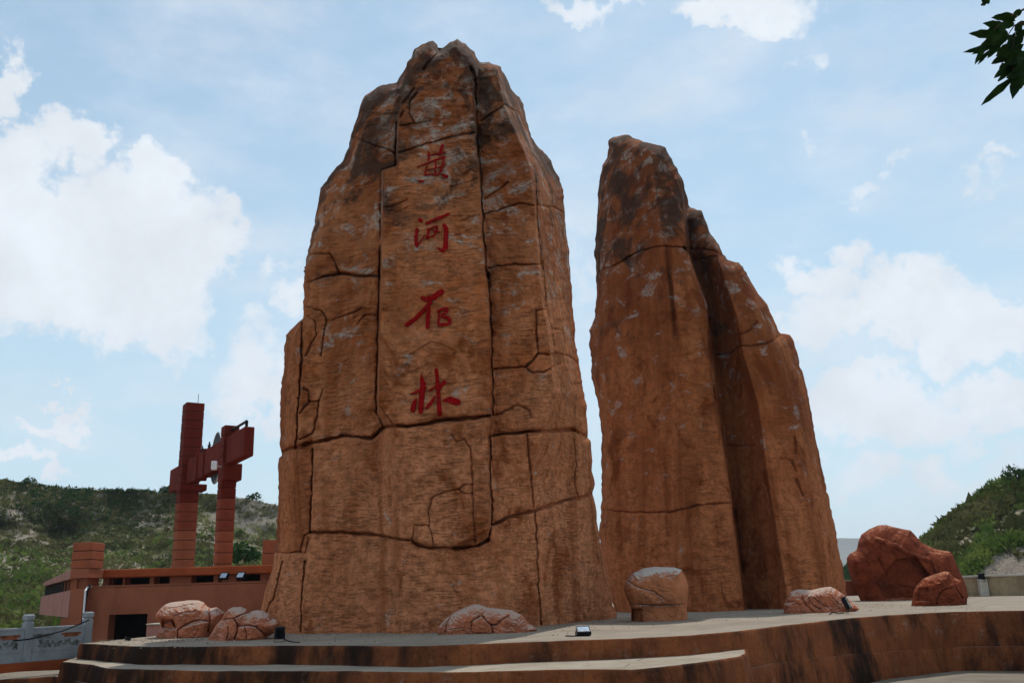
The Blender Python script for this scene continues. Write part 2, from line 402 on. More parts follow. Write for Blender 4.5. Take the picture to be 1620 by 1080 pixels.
def rough_line(pts, amp, step, seed, closed=False):
    out = []; P = list(pts)+([pts[0]] if closed else [])
    k = 0
    for (x1, y1), (x2, y2) in zip(P[:-1], P[1:]):
        L = math.hypot(x2-x1, y2-y1); n = max(1, int(L/step))
        for i in range(n):
            t = i/n; o = 0; fj = (.45*amp*(hashn(np.array(k), np.array(seed), 3)-.5) if amp > 2 else 0.)
            x = x1+(x2-x1)*t; y = y1+(y2-y1)*t
            o = amp*float(fbm(np.array(x*.09+seed), np.array(y*.09), 3, seed)); o2 = amp*float(fbm(np.array(x*.09+40+seed), np.array(y*.09), 3, seed+5))
            out.append((x+o+float(fj), y+o2-float(fj))); k += 1
    if not closed: out.append(P[-1])
    return out
def jag(pts, amp, seed):
    r = np.random.default_rng(seed+int(abs(pts[0][0]*7+pts[0][1]*3))); out = [pts[0]]
    for (x1, y1), (x2, y2) in zip(pts[:-1], pts[1:]):
        L = math.hypot(x2-x1, y2-y1); n = max(1, int(L/7))
        for i in range(1, n+1):
            j = 0 if i == n else 1
            out.append((x1+(x2-x1)*i/n+r.normal()*amp*.6*j, y1+(y2-y1)*i/n+r.normal()*amp*.7*j))
    return out
def blur(A, n):
    for _ in range(n):
        P = np.pad(A, 1, mode='edge')
        A = (P[:-2, 1:-1]+P[2:, 1:-1]+P[1:-1, :-2]+P[1:-1, 2:]+4*P[1:-1, 1:-1])/8
    return A
def zoomf(x0, y0, s): return lambda pts: [(x0+x/s, y0+y/s) for x, y in pts]
Z1 = zoomf(400, 40, 2.7); Z2 = zoomf(400, 400, 2.7); Z3 = zoomf(400, 680, 2.7)
Q4 = zoomf(900, 200, 3.24); Q5 = zoomf(900, 500, 3.24); Q6 = zoomf(900, 747, 3.24); Q7 = zoomf(1220, 800, 3.857)
A9 = zoomf(0, 860, 4.909); A10 = zoomf(220, 860, 4.909); A15 = zoomf(1400, 720, 4.909); A16 = zoomf(660, 920, 4.765)
T36 = zoomf(0, 600, 3.6)

class Grid: pass
def relief_body(outline, base, depthf, s, Bm, Rp, cracks, offs, thick, seed, strata=.0, lump=.06, lumps=14., bl=2, back_s=None, mm_per=None):
    """A solid stone: outline (traced silhouette), its own distance, rounded rim, carved joints, thickness and back."""
    full = rough_line(outline, 2.6 if s > 1.1 else .6, 5, seed) + list(base)
    op = full[:len(full)-len(base)+1] if base else full+[full[0]]
    op = [base[-1]]+op
    P = np.array(full)
    def field(s, coarse=False):
        g = Grid()
        xs = np.arange(P[:, 0].min()-2*s, P[:, 0].max()+2*s, s); ys = np.arange(P[:, 1].min()-2*s, P[:, 1].max()+2*s, s)
        X, Y = np.meshgrid(xs, ys)
        ins = inpoly(X, Y, full)
        nb = np.zeros_like(ins)
        p = np.pad(ins, 1)
        for dy in (0, 1, 2):
            for dx in (0, 1, 2): nb |= p[dy:dy+ins.shape[0], dx:dx+ins.shape[1]]
        ring = nb & ~ins
        _, bx, by = segdist(X[ring], Y[ring], full+[full[0]])
        X = X.copy(); Y = Y.copy(); X[ring] = bx; Y[ring] = by
        d = np.zeros(X.shape); m = nb
        dd, _, _ = segdist(X[m], Y[m], op); d[m] = dd
        D = depthf(X, Y, d)
        t = np.clip(d/Rp, 0, 1)
        D = D + Bm*(1-np.sqrt(np.clip(1-(1-t)**2, 0, 1)))
        O = np.zeros(X.shape)
        for poly, off in offs:
            O = np.where(inpoly(X, Y, poly), off, O)
        if not coarse: O = blur(O, bl)
        D = D+O
        if not coarse:
            for pts, w, dep in cracks:
                w *= .60 if s > 1.1 else .62; dep *= .85 if s > 1.1 else .62
                q = jag(pts, 1.1 if s > 1.1 else .6, seed+3)
                x0 = min(a for a, b in q)-w*3; x1 = max(a for a, b in q)+w*3; y0 = min(b for a, b in q)-w*3; y1 = max(b for a, b in q)+w*3
                mk = (X > x0) & (X < x1) & (Y > y0) & (Y < y1) & nb
                if not mk.any(): continue
                dd, _, _ = segdist(X[mk], Y[mk], q)
                wl = w*(.45+1.1*vn(X[mk]*.06, Y[mk]*.06, seed+9))
                D[mk] += dep*(.85*np.exp(-(dd/wl)**4*1.2)+.15*np.exp(-(dd/wl/2.2)**2)) 
            lk = 1+(1.6*np.clip((470-Y)/380, 0, 1) if s > 1.1 else 0)
            D += lump*lk*fbm(X/lumps/2.5, Y/lumps/2.5, 4, seed)
            if s > 1.1: D += .06*np.abs(fbm(X/24, Y/34, 4, seed+41, .6))
            if s > 1.1: D += .10*np.clip((330-Y)/200, 0, 1)*np.abs(fbm(X/16, Y/9, 4, seed+31))
            D += lump*.35*fbm(X/lumps*2.2, Y/lumps*2.2, 3, seed+8)
            if s <= 1.1: D += .035*np.abs(fbm(X/11, Y/11, 4, seed+12, .6))+.015*fbm(X/2.5, Y/2.5, 2, seed+15)
            if strata:
                wx = X*.045+1.6*fbm(X*.01, Y*.01, 2, seed+2); wy = Y*.34+1.9*fbm(X*.008, Y*.008, 3, seed+4)
                n1 = vn(wx, wy, seed+5); n2 = vn(wx*2.1+9, wy*1.7, seed+6)
                gate = np.clip(.35+1.1*vn(X*.02, Y*.03, seed+7), 0, 1)
                st = np.clip(.46-n1, 0, 1)/.46 + .6*np.clip(.36-n2, 0, 1)/.36
                fade = np.clip(d/10, 0, 1)
                D += strata*st*gate*fade
        g.X, g.Y, g.D, g.nb, g.ins, g.xs, g.ys, g.d = X, Y, D, nb, ins, xs, ys, d
        c = nb[:-1, :-1] & nb[1:, :-1] & nb[:-1, 1:] & nb[1:, 1:] & (ins[:-1, :-1] | ins[1:, :-1] | ins[:-1, 1:] | ins[1:, 1:])
        g.cells = c; g.s = s
        return g
    g = field(s)
    g.P = at(g.X, g.Y, g.D)
    # back shell
    bs = back_s or s*5
    b = field(bs, True)
    rim = depthf(b.X, b.Y, b.d)+Bm
    tt = np.clip(b.d/(Rp*2.5), 0, 1)
    bd = rim-.12*min(1, Bm) + thick*np.sqrt(np.clip(1-(1-tt)**2, 0, 1)) + .3*min(1, Bm)*fbm(b.X/30, b.Y/30, 3, seed)*tt
    cx = P[:, 0].mean()
    g.back = (at(b.X+np.sign(cx-b.X)*np.clip(1.2-b.d, 0, 1.2)*1.0, b.Y+np.clip(1.2-b.d, 0, 1.2)*.8, bd), b.cells)
    return g
def emit(g, name, mat, parent, mask=None, label=None):
    c = g.cells if mask is None else g.cells & mask
    j, i = np.nonzero(c)
    nx = g.X.shape[1]
    q = np.stack([j*nx+i, (j+1)*nx+i, (j+1)*nx+i+1, j*nx+i+1], 1)
    u, inv = np.unique(q, return_inverse=True)
    o = mesh_obj(name, g.P.reshape(-1, 3)[u], inv.reshape(q.shape), mat, parent, True)
    if label: o['label'] = label
    return o
def emit_back(g, name, mat, parent):
    Pb, c = g.back; j, i = np.nonzero(c); nx = c.shape[1]+1
    q = np.stack([j*nx+i, j*nx+i+1, (j+1)*nx+i+1, (j+1)*nx+i], 1)
    u, inv = np.unique(q, return_inverse=True)
    return mesh_obj(name, Pb.reshape(-1, 3)[u], inv.reshape(q.shape), mat, parent, True)
def sample(g, px, py):
    fx = (np.asarray(px)-g.xs[0])/g.s; fy = (np.asarray(py)-g.ys[0])/g.s
    ix = np.clip(np.floor(fx).astype(int), 0, len(g.xs)-2); iy = np.clip(np.floor(fy).astype(int), 0, len(g.ys)-2)
    tx = fx-ix; ty = fy-iy
    return (g.D[iy, ix]*(1-tx)+g.D[iy, ix+1]*tx)*(1-ty)+(g.D[iy+1, ix]*(1-tx)+g.D[iy+1, ix+1]*tx)*ty
def knots(lines, silL=None):
    """lines: list of ([(y,x)...], [(y,depth)...]) from left to right -> depth(X,Y), linear between the lines"""
    def f(X, Y, d):
        xk = [np.interp(Y, [a for a, b in L[0]], [b for a, b in L[0]]) for L in lines]
        dk = [np.interp(Y, [a for a, b in L[1]], [b for a, b in L[1]]) for L in lines]
        D = dk[0]+0*X
        for k in range(len(lines)-1):
            t = np.clip((X-xk[k])/np.maximum(xk[k+1]-xk[k], .5), 0, 1)
            D = np.where(X >= xk[k], dk[k]*(1-t)+dk[k+1]*t, D)
        D = np.where(X >= xk[-1], dk[-1], D)
        return D
    return f

# ------------------------------------------------------------------ platform and steps (setting)
def poly_world(pts, z): return [onz(x, y, z) for x, y in pts]
def resample(pts, step):
    out = []
    for a, b in zip(pts[:-1], pts[1:]):
        a = np.array(a, float); b = np.array(b, float); n = max(1, int(np.linalg.norm(b-a)/step))
        for i in range(n): out.append(a+(b-a)*i/n)
    out.append(np.array(pts[-1], float)); return np.array(out)
edge1 = [(-8.0, 34.0, 0)] + poly_world([(196,1010),(126,1017),(179,1020),(224,1022.5),(330,1022),(444,1020.5),(550,1020.5),(660,1021.5),(786,1017),(912,1012),(1000,1009),(1090,1004.5),(1168,997.6),(1239,989),(1332,978.5),(1400,973),(1505,967),(1620,965),(1750,966),(1950,972)], 0)
edge2 = [(-12.5, 30, -.32)] + poly_world([(98,1046),(143,1051),(169,1057),(330,1061),(550,1061),(660,1063),(786,1061.5),(912,1058),(1000,1058.5),(1060,1053),(1110,1047),(1162,1039),(1173,1037.5),(1180,1033),(1185,1012)], -.32)
top_x = [126,179,224,330,444,550,660,786,912,1000,1090,1168,1239,1332,1400,1505,1620,1750,1950]
top_Y = [float(onz(x, y, 0)[1]) for x, y in [(126,1017),(179,1020),(224,1022.5),(330,1022),(444,1020.5),(550,1020.5),(660,1021.5),(786,1017),(912,1012),(1000,1009),(1090,1004.5),(1168,997.6),(1239,989),(1332,978.5),(1400,973),(1505,967),(1620,965),(1750,966),(1950,972)]]
edge3 = [tuple(onz(-700,1100,-.64)), tuple(onz(-150,1082,-.64))]+poly_world([(0,1075),(85,1069),(130,1080),(330,1094),(1000,1092),(1110,1080),(1162,1062)], -.64)
for x, y in [(1208,1052.5),(1259,1042),(1342,1035),(1400,1030),(1440,1027),(1505,1023.5),(1557,1022),(1620,1021.5),(1750,1024),(1950,1035)]:
    edge3.append(at(x, y, np.interp(x, top_x, top_Y)-float(np.interp(x, [1200, 1350, 1450, 1600], [.42, .40, .22, .10]))))

def tier(name, edge, inner, mat_top, step=.10, batter=.06, amp=.018, seed=1, joints=(), bottom=-1.5):
    E = resample(edge, step); n = len(E)
    T = np.gradient(E[:, :2], axis=0); T /= np.linalg.norm(T, axis=1)[:, None]+1e-9
    for _ in range(4): T[1:-1] = (T[:-2]+T[2:]+T[1:-1])/3
    N = np.stack([T[:, 1], -T[:, 0]], 1)          # outwards
    s = np.cumsum(np.r_[0, np.linalg.norm(np.diff(E[:, :2], axis=0), axis=1)])
    chip = amp*1.3*fbm(s*2.2, s*0+seed, 4, seed)
    zs = np.r_[0, -.018, -.045, np.linspace(-.09, bottom-E[:, 2].mean(), 14)]
    rows = []
    for r, dz in enumerate(zs):
        o = {0: -.03, 1: -.006, 2: 0}.get(r, batter*min(1, -dz/.5))
        q = o + (chip if r < 3 else chip*.4) + amp*fbm(s*1.6, np.full(n, dz*4.), 4, seed+3)
        if r >= 2:
            for jx in joints: q = q-.05*np.exp(-((E[:, 0]-jx)/.035)**2)
        rows.append(np.c_[E[:, :2]+N*q[:, None], E[:, 2]+dz+(.006*fbm(s*3, s*0, 3, seed+5) if r < 2 else 0)])
    V = np.concatenate(rows); m = len(zs)
    j, i = np.meshgrid(np.arange(m-1), np.arange(n-1), indexing='ij'); j = j.ravel(); i = i.ravel()
    Fq = np.stack([j*n+i, (j+1)*n+i, (j+1)*n+i+1, j*n+i+1], 1)
    w = mesh_obj(name+'_riser', V, Fq, M_riser, None, True); tag(w, kind='structure')
    # top sheet
    if callable(inner): I = np.array([inner(p) for p in E])
    else:                                   # a strip of this width behind the edge
        wd = np.full(n, float(inner)); wd[-30:] *= np.linspace(1, .02, 30) if name == 'second_step' else 1
        I = np.c_[E[:, :2]-N*wd[:, None], E[:, 2]]
    K = 24
    rows2 = [rows[0]*(1-k)+I*k for k in np.linspace(0, 1, K)**2]
    V = np.concatenate(rows2)
    V[n:, 2] += .008*fbm(V[n:, 0]*.8, V[n:, 1]*.8, 3, seed)
    j, i = np.meshgrid(np.arange(K-1), np.arange(n-1), indexing='ij'); j = j.ravel(); i = i.ravel()
    Fq = np.stack([j*n+i, j*n+i+1, (j+1)*n+i+1, (j+1)*n+i], 1)
    tp = mesh_obj(name+'_top', V, Fq, mat_top, None, True); tag(tp, kind='structure')
tier('platform', edge1, lambda p: np.array([max(p[0]*(3.6 if p[0] > 0 else 1.6)+2, -6.), 62., 0.]), M_deck, seed=3, joints=(3.0,))
tier('second_step', edge2, 3.0, M_tread, seed=11, joints=(-.05, 1.05, -5.4))
tier('third_step', edge3, 2.4, M_ground, seed=23, joints=(6.1, 2.1, 9.0))

def ground():
    xs = np.r_[-4000, -1500, -600, -250, np.linspace(-120, 120, 60), 250, 600, 1500, 4000]; ys = np.r_[-600, -200, np.linspace(-40, 160, 60), 300, 700, 1600, 5500]
    X, Y = np.meshgrid(xs, ys); Zz = -1.4+.03*fbm(X*.3, Y*.3, 3, 4)
    n = len(xs); j, i = np.meshgrid(np.arange(len(ys)-1), np.arange(n-1), indexing='ij'); j = j.ravel(); i = i.ravel()
    Fq = np.stack([j*n+i, j*n+i+1, (j+1)*n+i+1, (j+1)*n+i], 1)
    tag(mesh_obj('ground', np.stack([X.ravel(), Y.ravel(), Zz.ravel()], 1), Fq, M_ground, None, True), kind='structure')
ground()

# ------------------------------------------------------------------ hills
def hill(name, ridge, basey, dr, db, mat, px0, px1, n, m, seed, rough, prof):
    xs = np.linspace(px0, px1, n); v = np.linspace(0, 1, m)
    rx = [a for a, b in ridge]; ry = [b for a, b in ridge]
    PX, V = np.meshgrid(xs, v)
    RY = np.interp(PX, rx, ry)+1.1*fbm(PX*.08, PX*0, 4, seed)
    py = RY*(1-V)+basey*V
    D = np.interp(V, *prof[0])*(dr-db)+db if prof else dr*(1-V)+db*V
    D = D*(1+rough*fbm(PX*.010, V*3, 4, seed+2)*np.sin(np.pi*np.clip(V*1.15, 0, 1)))
    P = at(PX, py, D)
    back = P[0].copy()[None].repeat(3, 0)
    for k, (dy, dz) in enumerate(((90, .35), (40, .7), (12, .93))):
        back[k, :, :2] *= 1+dy/np.linalg.norm(back[k, :, :2], axis=1)[:, None]; back[k, :, 2] = back[k, :, 2]*dz-.5
    P = np.concatenate([back, P]); m2 = m+3
    j, i = np.meshgrid(np.arange(m2-1), np.arange(n-1), indexing='ij'); j = j.ravel(); i = i.ravel()
    Fq = np.stack([j*n+i, (j+1)*n+i, (j+1)*n+i+1, j*n+i+1], 1)
    tag(mesh_obj(name, P.reshape(-1, 3), Fq, mat, None, True), kind='structure')
    return P[3:]
ridgeL = [(-900,640),(-400,700),(-100,748),(0,757),(50,765),(108,774),(167,776),(233,777),(258,781),(278,779),(344,781),(400,790),(439,799),(520,835),(640,900),(720,950)]
HL = hill('left_hill', ridgeL, 1005, 150, 50, M_hill, -900, 720, 420, 130, 5, .10, [([0, .10, .30, .42, .7, 1], [1, .965, .90, .80, .42, 0])])
ridgeR = [(1380,925),(1430,880),(1458,856),(1481,839),(1506,819),(1526,801),(1543,789),(1559,777),(1583,765),(1614,754),(1700,715),(1900,640),(2300,560)]
HR = hill('right_hill', ridgeR, 935, 90, 56, M_hill2, 1380, 2300, 320, 90, 31, .035, [([0, .25, .5, .75, 1], [1, .85, .62, .33, 0])])

def clumps(name, P, count, sz, mat, seed, leaves, dens=None, label=None, cat=None, w=.35, xr=(0, 1), vbias=None):
    r = np.random.default_rng(seed); m, n, _ = P.shape
    i = r.uniform(xr[0], xr[1], count*3)*(n-1.01); j = r.uniform(0, 1, count*3)*(m-1.01)
    if vbias: j = (j/(m-1.01))**vbias*(m-1.01)
    keep = np.ones(len(i), bool)
    if dens is not None: keep = r.uniform(0, 1, len(i)) < dens(i/n, j/m)
    i = i[keep][:count]; j = j[keep][:count]; count = len(i)
    i0 = i.astype(int); j0 = j.astype(int); fi = (i-i0)[:, None]; fj = (j-j0)[:, None]
    c = (P[j0, i0]*(1-fi)+P[j0, i0+1]*fi)*(1-fj)+(P[j0+1, i0]*(1-fi)+P[j0+1, i0+1]*fi)*fj
    size = sz*(.45+1.1*r.random(count)**1.8)
    L = leaves
    o = r.normal(size=(count, L, 3)); o /= np.linalg.norm(o, axis=2)[..., None]; o *= r.uniform(.3, 1, (count, L, 1)); o[..., 2] = np.abs(o[..., 2])*.75
    cc = c[:, None]+o*size[:, None, None]
    a = r.normal(size=(count, L, 3)); b = r.normal(size=(count, L, 3)); b[..., 2] += .8
    k = w*size[:, None, None]
    V = np.stack([cc-a*k*.6, cc+a*k*.6, cc+b*k], 2).reshape(-1, 3)
    Fq = np.arange(len(V)).reshape(-1, 3)
    ob = mesh_obj(name, V, Fq, mat); tag(ob, label, cat, kind='stuff')
    return c
def lowd(a, b): return np.clip(1.3*np.exp(-((a-.635)/.055)**2-((b-.12)/.22)**2)+.25+1.3*vn(a*22, b*14, 3)+.25*vn(a*90, b*50, 9)-.35, 0, 1)  # thicker below the ridge, in place of the slope's own shade
clumps('hillside_scrub', HL, 9500, .50, M_shrub, 1, 14, lowd, 'low olive scrub scattered over the pale left hillside', 'scrub', xr=(.5, .86), w=.26)
clumps('hillside_grass', HL, 4200, .5, M_shrub2, 2, 12, lambda a, b: np.clip(1.6*vn(a*30+5, b*9, 13)-.5, 0, 1)*np.clip(b*1.6-.2, 0, 1), 'brighter green tufts low on the left hillside', 'grass', xr=(.5, .86), vbias=.6)
clumps('slope_scrub', HR, 5600, .50, M_shrub, 3, 14, lambda a, b: np.clip(1.9*vn(a*40, b*7, 23)-.45-.4*b, 0, 1), 'dark scrub covering the upper part of the right slope', 'scrub', xr=(.04, .38))
clumps('slope_grass', HR, 5600, .45, M_shrub2, 4, 14, lambda a, b: np.clip(2.2*vn(a*26+2, b*5+1, 27)-.85, 0, 1), 'bright green grass and weeds on the right slope', 'grass', xr=(.06, .38))

clumps('shade_scrub', HL, 4200, .5, M_bush, 8, 14, lambda a, b: np.exp(-((a-.635)/.062)**4-((b-.10)/.20)**2)*np.clip(1.9*vn(a*60, b*16, 5)-.2, 0, 1), 'dark dense scrub standing in for shade below the ridge of the left hill', 'scrub', xr=(.5, .8), w=.26, vbias=1.8)  # added dark clumps that darken the slope where the ridge shade belongs

def bush(px, py, Y, size, label, n=260, seed=1, mat=None):
    r = np.random.default_rng(seed); c = at(px, py, Y)
    root = thing('bush', c, label, 'bush', 'bushes on the hills')
    o = r.normal(size=(n, 3)); o /= np.linalg.norm(o, axis=1)[:, None]; o *= r.uniform(.45, 1, (n, 1))*(1+.25*np.sin(3*o[:, :1]+seed))
    o[:, 2] = np.abs(o[:, 2])*.85
    cc = c+o*size; a = r.normal(size=(n, 3)); b = r.normal(size=(n, 3))
    k = .10*size
    V = np.stack([cc-a*k, cc+a*k, cc+b*k*1.4], 1).reshape(-1, 3)
    tag(mesh_obj('foliage', V, np.arange(len(V)).reshape(-1, 3), mat or M_bush, root))
    mb = MB()
    for k in range(4):
        e = c+np.array([math.cos(k*1.7)*.4, math.sin(k*1.7)*.4, .6])*size
        mb.tube([c+[0, 0, -.2*size], (c+e)/2+[0, 0, .05*size], e], [.05*size, .035*size, .015*size], 5)
    mb.build('stem', M_bark, root)
bush(388, 884, 74, 1.5, 'round dark green bush on the slope right of the second red column', 320, 3)
bush(372, 880, 78, .9, 'small green bush tucked beside the dark bush by the second red column', 200, 4)
bush(267, 779, 146, 1.7, 'dark bush on the ridge just left of the tall red column', 220, 5)
bush(400, 789, 146, 1.2, 'small bush on the ridge right of the cross beam', 200, 6)
bush(45, 764, 148, 1.2, 'small bush on the ridge near the left edge of the view', 200, 7)
bush(1573, 770, 86, .8, 'upright tuft on the crest of the right slope', 160, 8, M_shrub2)
bush(1610, 756, 86, 1.3, 'bushy green shrub highest on the right crest', 220, 9, M_bush)
bush(1614, 890, 57, 1.0, 'olive bush at the right edge above the pale parapet', 260, 10, M_shrub)
bush(1535, 893, 58, .8, 'green bush right behind the pale parapet, beside the big red boulder', 240, 11, M_shrub2)

# bare rocky patch on the right slope
def patch():
    out = [(1543,914),(1551,899),(1547,890),(1563,876),(1570,867),(1588,863),(1600,856),(1611,862),(1625,857),(1650,862),(1660,912)]
    g = relief_body(out, [(1658,918),(1545,918)], lambda X, Y, d: 54.6+0*X-(Y-905)*.075, 1.0, .15, 22, [], [], .6, 77, lump=.22, lumps=7)
    M = plain_mat('bare grey scree', (.36, .30, .24), (.17, .14, .11), 4.5, (1, 1, 1.4), .95, .15)
    root = thing('rock_outcrop', at(1585, 905, 56), 'bare grey rocky outcrop on the right slope above the parapet', 'rock')
    emit(g, 'rock_face', M, root); emit_back(g, 'rock_back', M, root)
patch()
def weeds():
    r = np.random.default_rng(3); e = np.array(rough_line([(1530,900),(1548,884),(1562,870),(1585,859),(1602,852),(1630,852),(1660,858)], 3, 2, 5))
    k = r.integers(0, len(e), 900); px = e[k, 0]+r.normal(size=900)*4; py = e[k, 1]+3+r.normal(size=900)*4.5
    c = at(px, py, 54.6-(py-905)*.075+r.uniform(-.3, .3, 900))
    cc = c[:, None]+r.normal(size=(900, 8, 3))*.16; a = r.normal(size=(900, 8, 3))*.06; b = r.normal(size=(900, 8, 3))*.09; b[..., 2] += .12
    V = np.stack([cc-a, cc+a, cc+b], 2).reshape(-1, 3)
    tag(mesh_obj('weeds', V, np.arange(len(V)).reshape(-1, 3), M_shrub2), 'weeds fringing the bare grey outcrop on the right slope', 'weeds', kind='stuff')
weeds()

# far mountains across the valley
def far():
    xs = np.linspace(-1500, 3200, 300); top = 868+12*fbm(xs*.006, xs*0, 5, 9)
    top = np.where((xs > 1250), 862-10*np.exp(-((xs-1345)/60)**2)+8*fbm(xs*.02, xs*0, 4, 3), top+10)
    rows = []
    for k, (f, Y) in enumerate(((0, 3600), (.35, 3400), (.7, 3150), (1.0, 2900))):
        py = top*(1-f)+ (930-.03*(xs-1000))*f
        rows.append(at(xs, py+ (0 if k in (0, 3) else 3*fbm(xs*.03, xs*0+k, 3, k)), Y))
    P = np.stack(rows); n = len(xs); P[3, :, 2] = -2
    j, i = np.meshgrid(np.arange(3), np.arange(n-1), indexing='ij'); j = j.ravel(); i = i.ravel()
    tag(mesh_obj('far_mountains', P.reshape(-1, 3), np.stack([j*n+i, (j+1)*n+i, (j+1)*n+i+1, j*n+i+1], 1), M_far, None, True), kind='structure')
far()

# ------------------------------------------------------------------ the two monument stones
def flat(pts): return pts
out1 = [(436,1000),(422,985),(413,961)]+Z3([(70,640),(92,540),(90,510),(100,470),(108,300),(110,120)])+[(446,718.5)]+Z2([(116,835),(118,640),(130,500),(140,350),(180,310),(213,280),(218,180),(222,60)])+\
    Z1([(222,1060),(235,960),(262,850),(275,780),(290,700),(330,640),(380,580),(410,520),(430,430),(455,360),(480,300),(540,260),(615,243),(650,190),(690,100),(720,80),(770,68),(788,85),(793,112),(830,85),(875,60),(910,80),(945,115),(970,160),(1010,155),(1055,178),(1080,225),(1105,270),(1140,310),(1165,370),(1180,450),(1195,490),(1240,535),(1280,590),(1310,650),(1325,720),(1335,850),(1350,980)])+\
    Z2([(1357,100),(1365,230),(1378,370),(1393,470),(1410,560),(1425,680),(1433,785),(1445,800),(1447,900),(1458,1000)])+Z3([(1450,268),(1460,300),(1475,420),(1500,560),(1525,680),(1545,760),(1553,800)])
# ground line depths
def gz(px, py, z=0.): return float(onz(px, py, z)[1])
b1 = [(975,978),(918,985.6),(850,990.5),(700,1000),(622,1000.5),(548,1001),(474,1002),(441,1003)]
dD = {k: gz(*p) for k, p in zip('abcdefgh', b1)}
base1 = [(976,986),(918,994),(850,999),(700,1009),(622,1010),(548,1010),(474,1011),(436,1010)]
dl = dD['g']; dc = dD['d']; dr = dD['c']; de = dD['a']
lean = lambda a: [(60, a+1.5), (400, a+.55), (700, a+.22), (860, a+.10), (1002, a)]
lines1 = [
 ([(0,400),(1000,405)], lean(dl+2.6)),
 ([(60,640),(200,556),(330,503),(440,484),(500,476),(600,472),(700,474),(850,492),(920,486),(1002,472)], lean(dl+.15)),
 ([(60,650),(190,628),(262,627),(270,603),(440,601),(640,596),(690,592),(860,600),(1002,600)], lean((dl+dc)/2+.18)),
 ([(60,652),(190,631),(262,630),(270,606),(440,604),(640,599),(690,640),(860,640),(1002,640)], [(60,dc+1.5),(400,dc+.38),(690,dc+.1),(860,dc+.08),(1002,dc)]),
 ([(60,748),(125,751),(188,752),(247,755),(299,759),(373,763),(433,768),(474,772),(578,776),(652,778),(691,772),(835,774),(870,700),(1002,690)], [(60,dc+1.42),(400,dc+.32),(690,dc+.02),(860,dc+.02),(1002,dc)]),
 ([(60,754),(125,757),(188,758),(247,761),(299,765),(373,769),(433,774),(474,778),(578,782),(652,784),(691,780),(835,782),(870,790),(1002,800)], [(60,dc+2.0),(400,dc+.95),(690,dc+.62),(820,dc+.55),(880,(dc+dr)/2),(1002,(dc+dr)/2)]),
 ([(60,775),(166,797),(262,838),(329,845),(410,850),(474,856),(533,868),(622,876),(670,860),(760,836),(860,850),(1002,850)], [(60,dc+1.7),(400,dc+.80),(690,dc+.70),(860,dr+.05),(1002,dr)]),
 ([(60,800),(150,822),(230,850),(300,888),(440,903),(600,921),(700,935),(850,950),(978,976)], [(60,dr+3.6),(400,dr+3.1),(700,dr+3.0),(860,(dr+de)/2+1.4),(978,de)]),
]
kD1 = knots(lines1)
